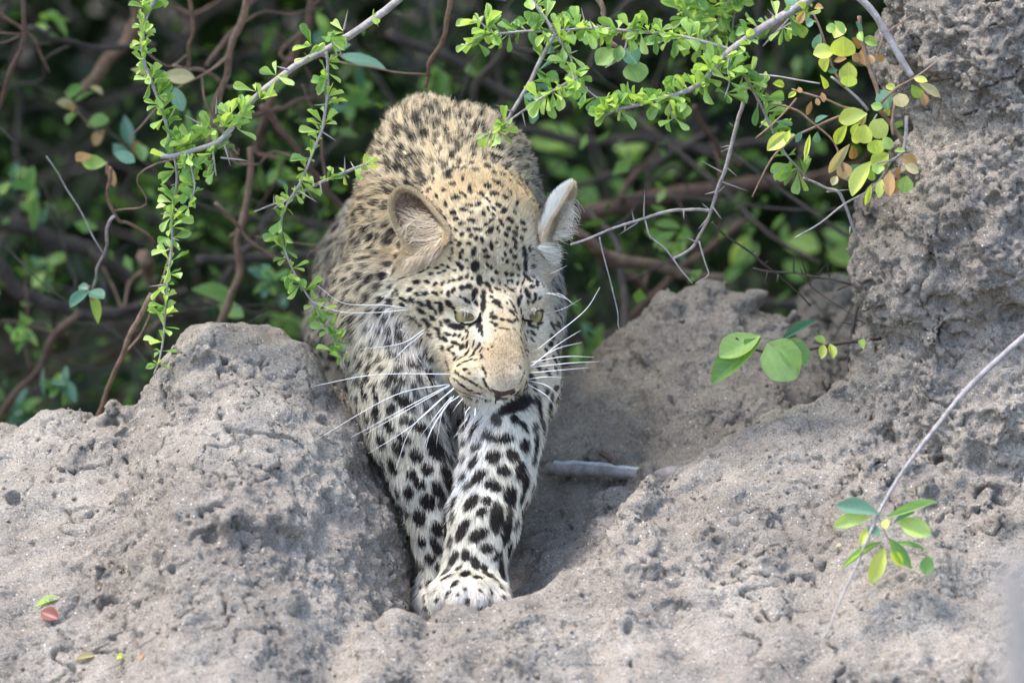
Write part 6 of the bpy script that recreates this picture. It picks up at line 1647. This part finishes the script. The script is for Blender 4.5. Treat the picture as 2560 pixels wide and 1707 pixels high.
def back_sprigs():
    """leaf sprigs of the thicket that can be told apart through the blur"""
    rg = np.random.default_rng(8)
    def sprig(label, d, stem_pts, leaves, mat=M_BARK_TAN):
        pa = wpath([fv(*p) for p in stem_pts], d, 5)
        r = thing('thicket_sprig', label, 'sprig', pa[0], 'leaf sprigs of the thicket')
        stem(r, pa, .0018, .0010, mat)
        for x0, y0, x1, y1, wd, m in leaves:
            place_leaf(r, WP(*fv(x0, y0), d), WP(*fv(x1, y1), d - rg.uniform(-.01, .02)), wd * K * 1.09 * (1 + d / DIST), unit(TOCAM + UP * .7 + rg.normal(0, .3, 3)), 'oval', m)
    T, G, Md, B_, P_ = M_LEAF_TEAL, M_LEAF_LIME, M_LEAF_MID, M_LEAF_BRONZE, M_LEAF_PALE
    sprig('tuft of blue green and lime leaves over the grey root', .25, [(205, 655), (203, 668)], [(205, 668, 160, 705, 34, T), (205, 668, 240, 690, 36, T), (206, 672, 235, 742, 42, G), (205, 665, 180, 655, 24, T), (206, 668, 218, 690, 22, P_)])
    sprig('single large blue green leaf above the leafy twig at the leopard back', .3, [(760, 130), (790, 125)], [(780, 128, 880, 148, 40, T), (770, 120, 805, 95, 26, T)])
    sprig('dull oval leaves beside the lime sprig, pale and grey', .35, [(370, 165), (385, 180)], [(375, 172, 442, 178, 38, P_), (300, 160, 360, 172, 30, P_), (400, 200, 420, 255, 34, T)])
    sprig('bronze and green leaf cluster in the left thicket', .7, [(150, 210), (170, 240), (190, 270), (235, 310)], [(150, 220, 195, 200, 30, Md), (170, 235, 215, 205, 26, Md), (175, 250, 130, 235, 30, P_), (180, 260, 155, 285, 40, Md), (200, 290, 250, 270, 34, Md), (240, 300, 210, 330, 30, B_), (285, 265, 300, 335, 32, T), (300, 320, 318, 355, 26, B_), (310, 330, 330, 370, 30, Md), (260, 330, 290, 365, 34, T), (205, 200, 235, 215, 18, P_), (160, 240, 165, 262, 20, B_)])
    sprig('green leaf pair below the bronze leaf cluster', .35, [(245, 400), (246, 370)], [(246, 375, 190, 375, 36, G), (250, 380, 262, 430, 20, B_), (262, 350, 310, 375, 32, T), (210, 355, 175, 375, 34, B_)])
    sprig('big pale green leaf behind the clay knob', .7, [(470, 690), (500, 700)], [(440, 665, 540, 690, 50, Md), (500, 700, 560, 730, 40, Md)])
    sprig('bright leaf cluster in shade right of the leopard back', 1.6, [(1230, 330), (1260, 330)], [(1210, 330, 1330, 320, 70, G), (1230, 340, 1320, 350, 60, Md), (1260, 370, 1300, 400, 46, Md), (1220, 300, 1300, 310, 40, G)])
    sprig('blurred leaf cluster above the bare twig tip', 1.6, [(1430, 340), (1440, 360)], [(1410, 340, 1480, 330, 60, G), (1420, 350, 1470, 370, 60, G), (1400, 420, 1460, 440, 60, Md), (1320, 430, 1370, 470, 50, Md), (1300, 400, 1360, 420, 40, Md)])
    sprig('blurred leaf cluster left of the spiky twig', 1.6, [(1840, 560), (1860, 600)], [(1800, 560, 1880, 570, 70, G), (1890, 530, 1950, 550, 60, Md), (1900, 580, 1980, 600, 60, G), (1940, 640, 2000, 620, 50, Md), (1800, 600, 1850, 640, 50, Md)])
    sprig('narrow bright leaf cluster between the bare twigs', 1.3, [(1690, 600), (1700, 560)], [(1680, 610, 1720, 540, 40, G), (1690, 620, 1740, 560, 36, Md), (1660, 650, 1700, 620, 34, Md)])
    for k, (x, y, lab) in enumerate(((40, 420, 'yellow green blurred leaf tuft at the left edge'), (90, 480, 'round pale blurred leaf tuft below the left edge tuft'), (100, 620, 'dim leaf tuft above the thick grey root'), (40, 760, 'low leaf tuft under the thick grey root'), (130, 900, 'leaf tuft low in the left shade beside the tan twig'), (60, 950, 'leaf tuft just above the left clay slope'),
                                     (820, 230, 'feathery leaf tuft left of the leopard back'), (640, 400, 'dim leaf tuft behind the drooping leafy twig'), (120, 60, 'mossy leaf tuft at the top left'), (760, 90, 'leaf tuft behind the upper bough'), (470, 300, 'leaf tuft between sprig and forked branch'), (620, 650, 'leaf tuft above the clay knob'), (660, 720, 'leaf tuft right of the clay knob'), (1360, 800, 'bright leaf tuft just above the clay rim right of the leopard'), (1560, 560, 'dim leaf tuft under the pale bare twig'), (1000, 170, 'dim leaf tuft above the leopard back'))):
        d = rg.uniform(.7, 1.3)
        ls = []
        for i in range(int(rg.integers(6, 11))):
            a = rg.uniform(0, 6.28); L = rg.uniform(25, 48)
            ls.append((x + rg.normal(0, 16), y + rg.normal(0, 16), x + L * math.cos(a) + rg.normal(0, 14), y + L * math.sin(a) + rg.normal(0, 14), rg.uniform(16, 30), (G, Md, Md, T)[int(rg.integers(4))]))
        sprig(lab, d, [(x - 10, y + 30), (x, y)], ls, M_BARK_DARK)
back_sprigs()

def foliage_mass(name, label, N, box_fn, size, seed, mat, clumps=0):
    rg = np.random.default_rng(seed)
    P = box_fn(rg, N)
    d = rg.normal(0, 1, (N, 3)); d[:, 2] -= .2; d /= np.linalg.norm(d, axis=1, keepdims=True)
    n = rg.normal(0, 1, (N, 3)) + np.array([0, -.5, .9]); n -= d * (n * d).sum(1, keepdims=True); n /= np.linalg.norm(n, axis=1, keepdims=True)
    x = np.cross(d, n)
    L = rg.uniform(*size, N)[:, None]; W = L * rg.uniform(.35, .6, (N, 1))
    pts = [P, P + d * L * .45 + x * W * .5 + n * L * .05, P + d * L, P + d * L * .45 - x * W * .5 + n * L * .05]
    V = np.stack(pts, 1).reshape(-1, 3)
    F = np.arange(N * 4).reshape(N, 4)
    o = obj(name, make_mesh(name, V, F, mat))
    tag(o, label, 'foliage', None, 'stuff')
    return o

def twig_mass():
    rg = np.random.default_rng(77)
    Vs, Fs, off = [], [], 0
    for k in range(380):
        p = np.array([rg.uniform(-1.3, 1.3), rg.uniform(.5, 2.6), rg.uniform(-.6, .55)])
        d = unit(rg.normal(0, 1, 3) * np.array([1, .4, .8]))
        L = rg.uniform(.15, .7)
        q = np.array([p + d * L * t + rg.normal(0, .009, 3) for t in np.linspace(0, 1, 6)])
        r = .001 + .004 * rg.random() ** 2
        V, F = tube(spline(q, 3), [r, r * .5], 5)
        Vs.append(V); Fs += [tuple(i + off for i in f) for f in F]; off += len(V)
    o = obj('thicket_twig_tangle', make_mesh('thicket_twig_tangle', np.concatenate(Vs), Fs, M_BARK_DARK))
    tag(o, 'tangle of thin brown twigs filling the shaded thicket', 'twigs', None, 'stuff')
twig_mass()

def thicket():
    def curtain(rg, N):
        # leaf clumps hung through the depth of the bush behind the mound
        nc = 520
        c = np.stack([rg.uniform(-2.0, 2.0, nc), rg.uniform(.75, 3.2, nc), rg.uniform(-.65, 1.3, nc)], 1)
        k = rg.integers(0, nc, N)
        return c[k] + rg.normal(0, 1, (N, 3)) * np.array([.085, .07, .075])
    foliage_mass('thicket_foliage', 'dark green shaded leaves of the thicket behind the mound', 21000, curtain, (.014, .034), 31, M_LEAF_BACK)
    def wall(rg, N):
        return np.stack([rg.uniform(-4.0, 4.0, N), rg.uniform(3.0, 5.2, N), np.where(rg.random(N) < .7, rg.uniform(-.7, .4, N), rg.uniform(.4, 2.6, N))], 1)
    def under(rg, N):
        x = rg.uniform(-3.5, 3.5, N); y = rg.uniform(1.0, 4.5, N)
        return np.stack([x, y, -.62 + np.abs(rg.normal(0, .12, N))], 1)
    foliage_mass('undergrowth_foliage', 'low shaded leaf litter and undergrowth on the ground behind the mound', 16000, under, (.03, .07), 34, M_LEAF_SHADE_DARK)
    foliage_mass('thicket_backdrop_foliage', 'deep shaded leaf mass at the back of the thicket', 32000, wall, (.06, .13), 32, M_LEAF_SHADE_DARK)
    def shade_roof(rg, N):  # out-of-view leaf layer, added to keep sky and sun off the background
        x = rg.uniform(-3.2, 3.2, N); y = rg.uniform(.25, 5.5, N)
        z = .78 + .25 * np.sin(x * 2 + 1) * .3 + .25 * (y - .3) * .5 + np.abs(rg.normal(0, .22, N))
        return np.stack([x, y, z], 1)
    foliage_mass('added_shade_foliage', 'leafy crown of the thicket roofing the shaded background', 80000, shade_roof, (.04, .085), 33, M_LEAF_BACK)
thicket()
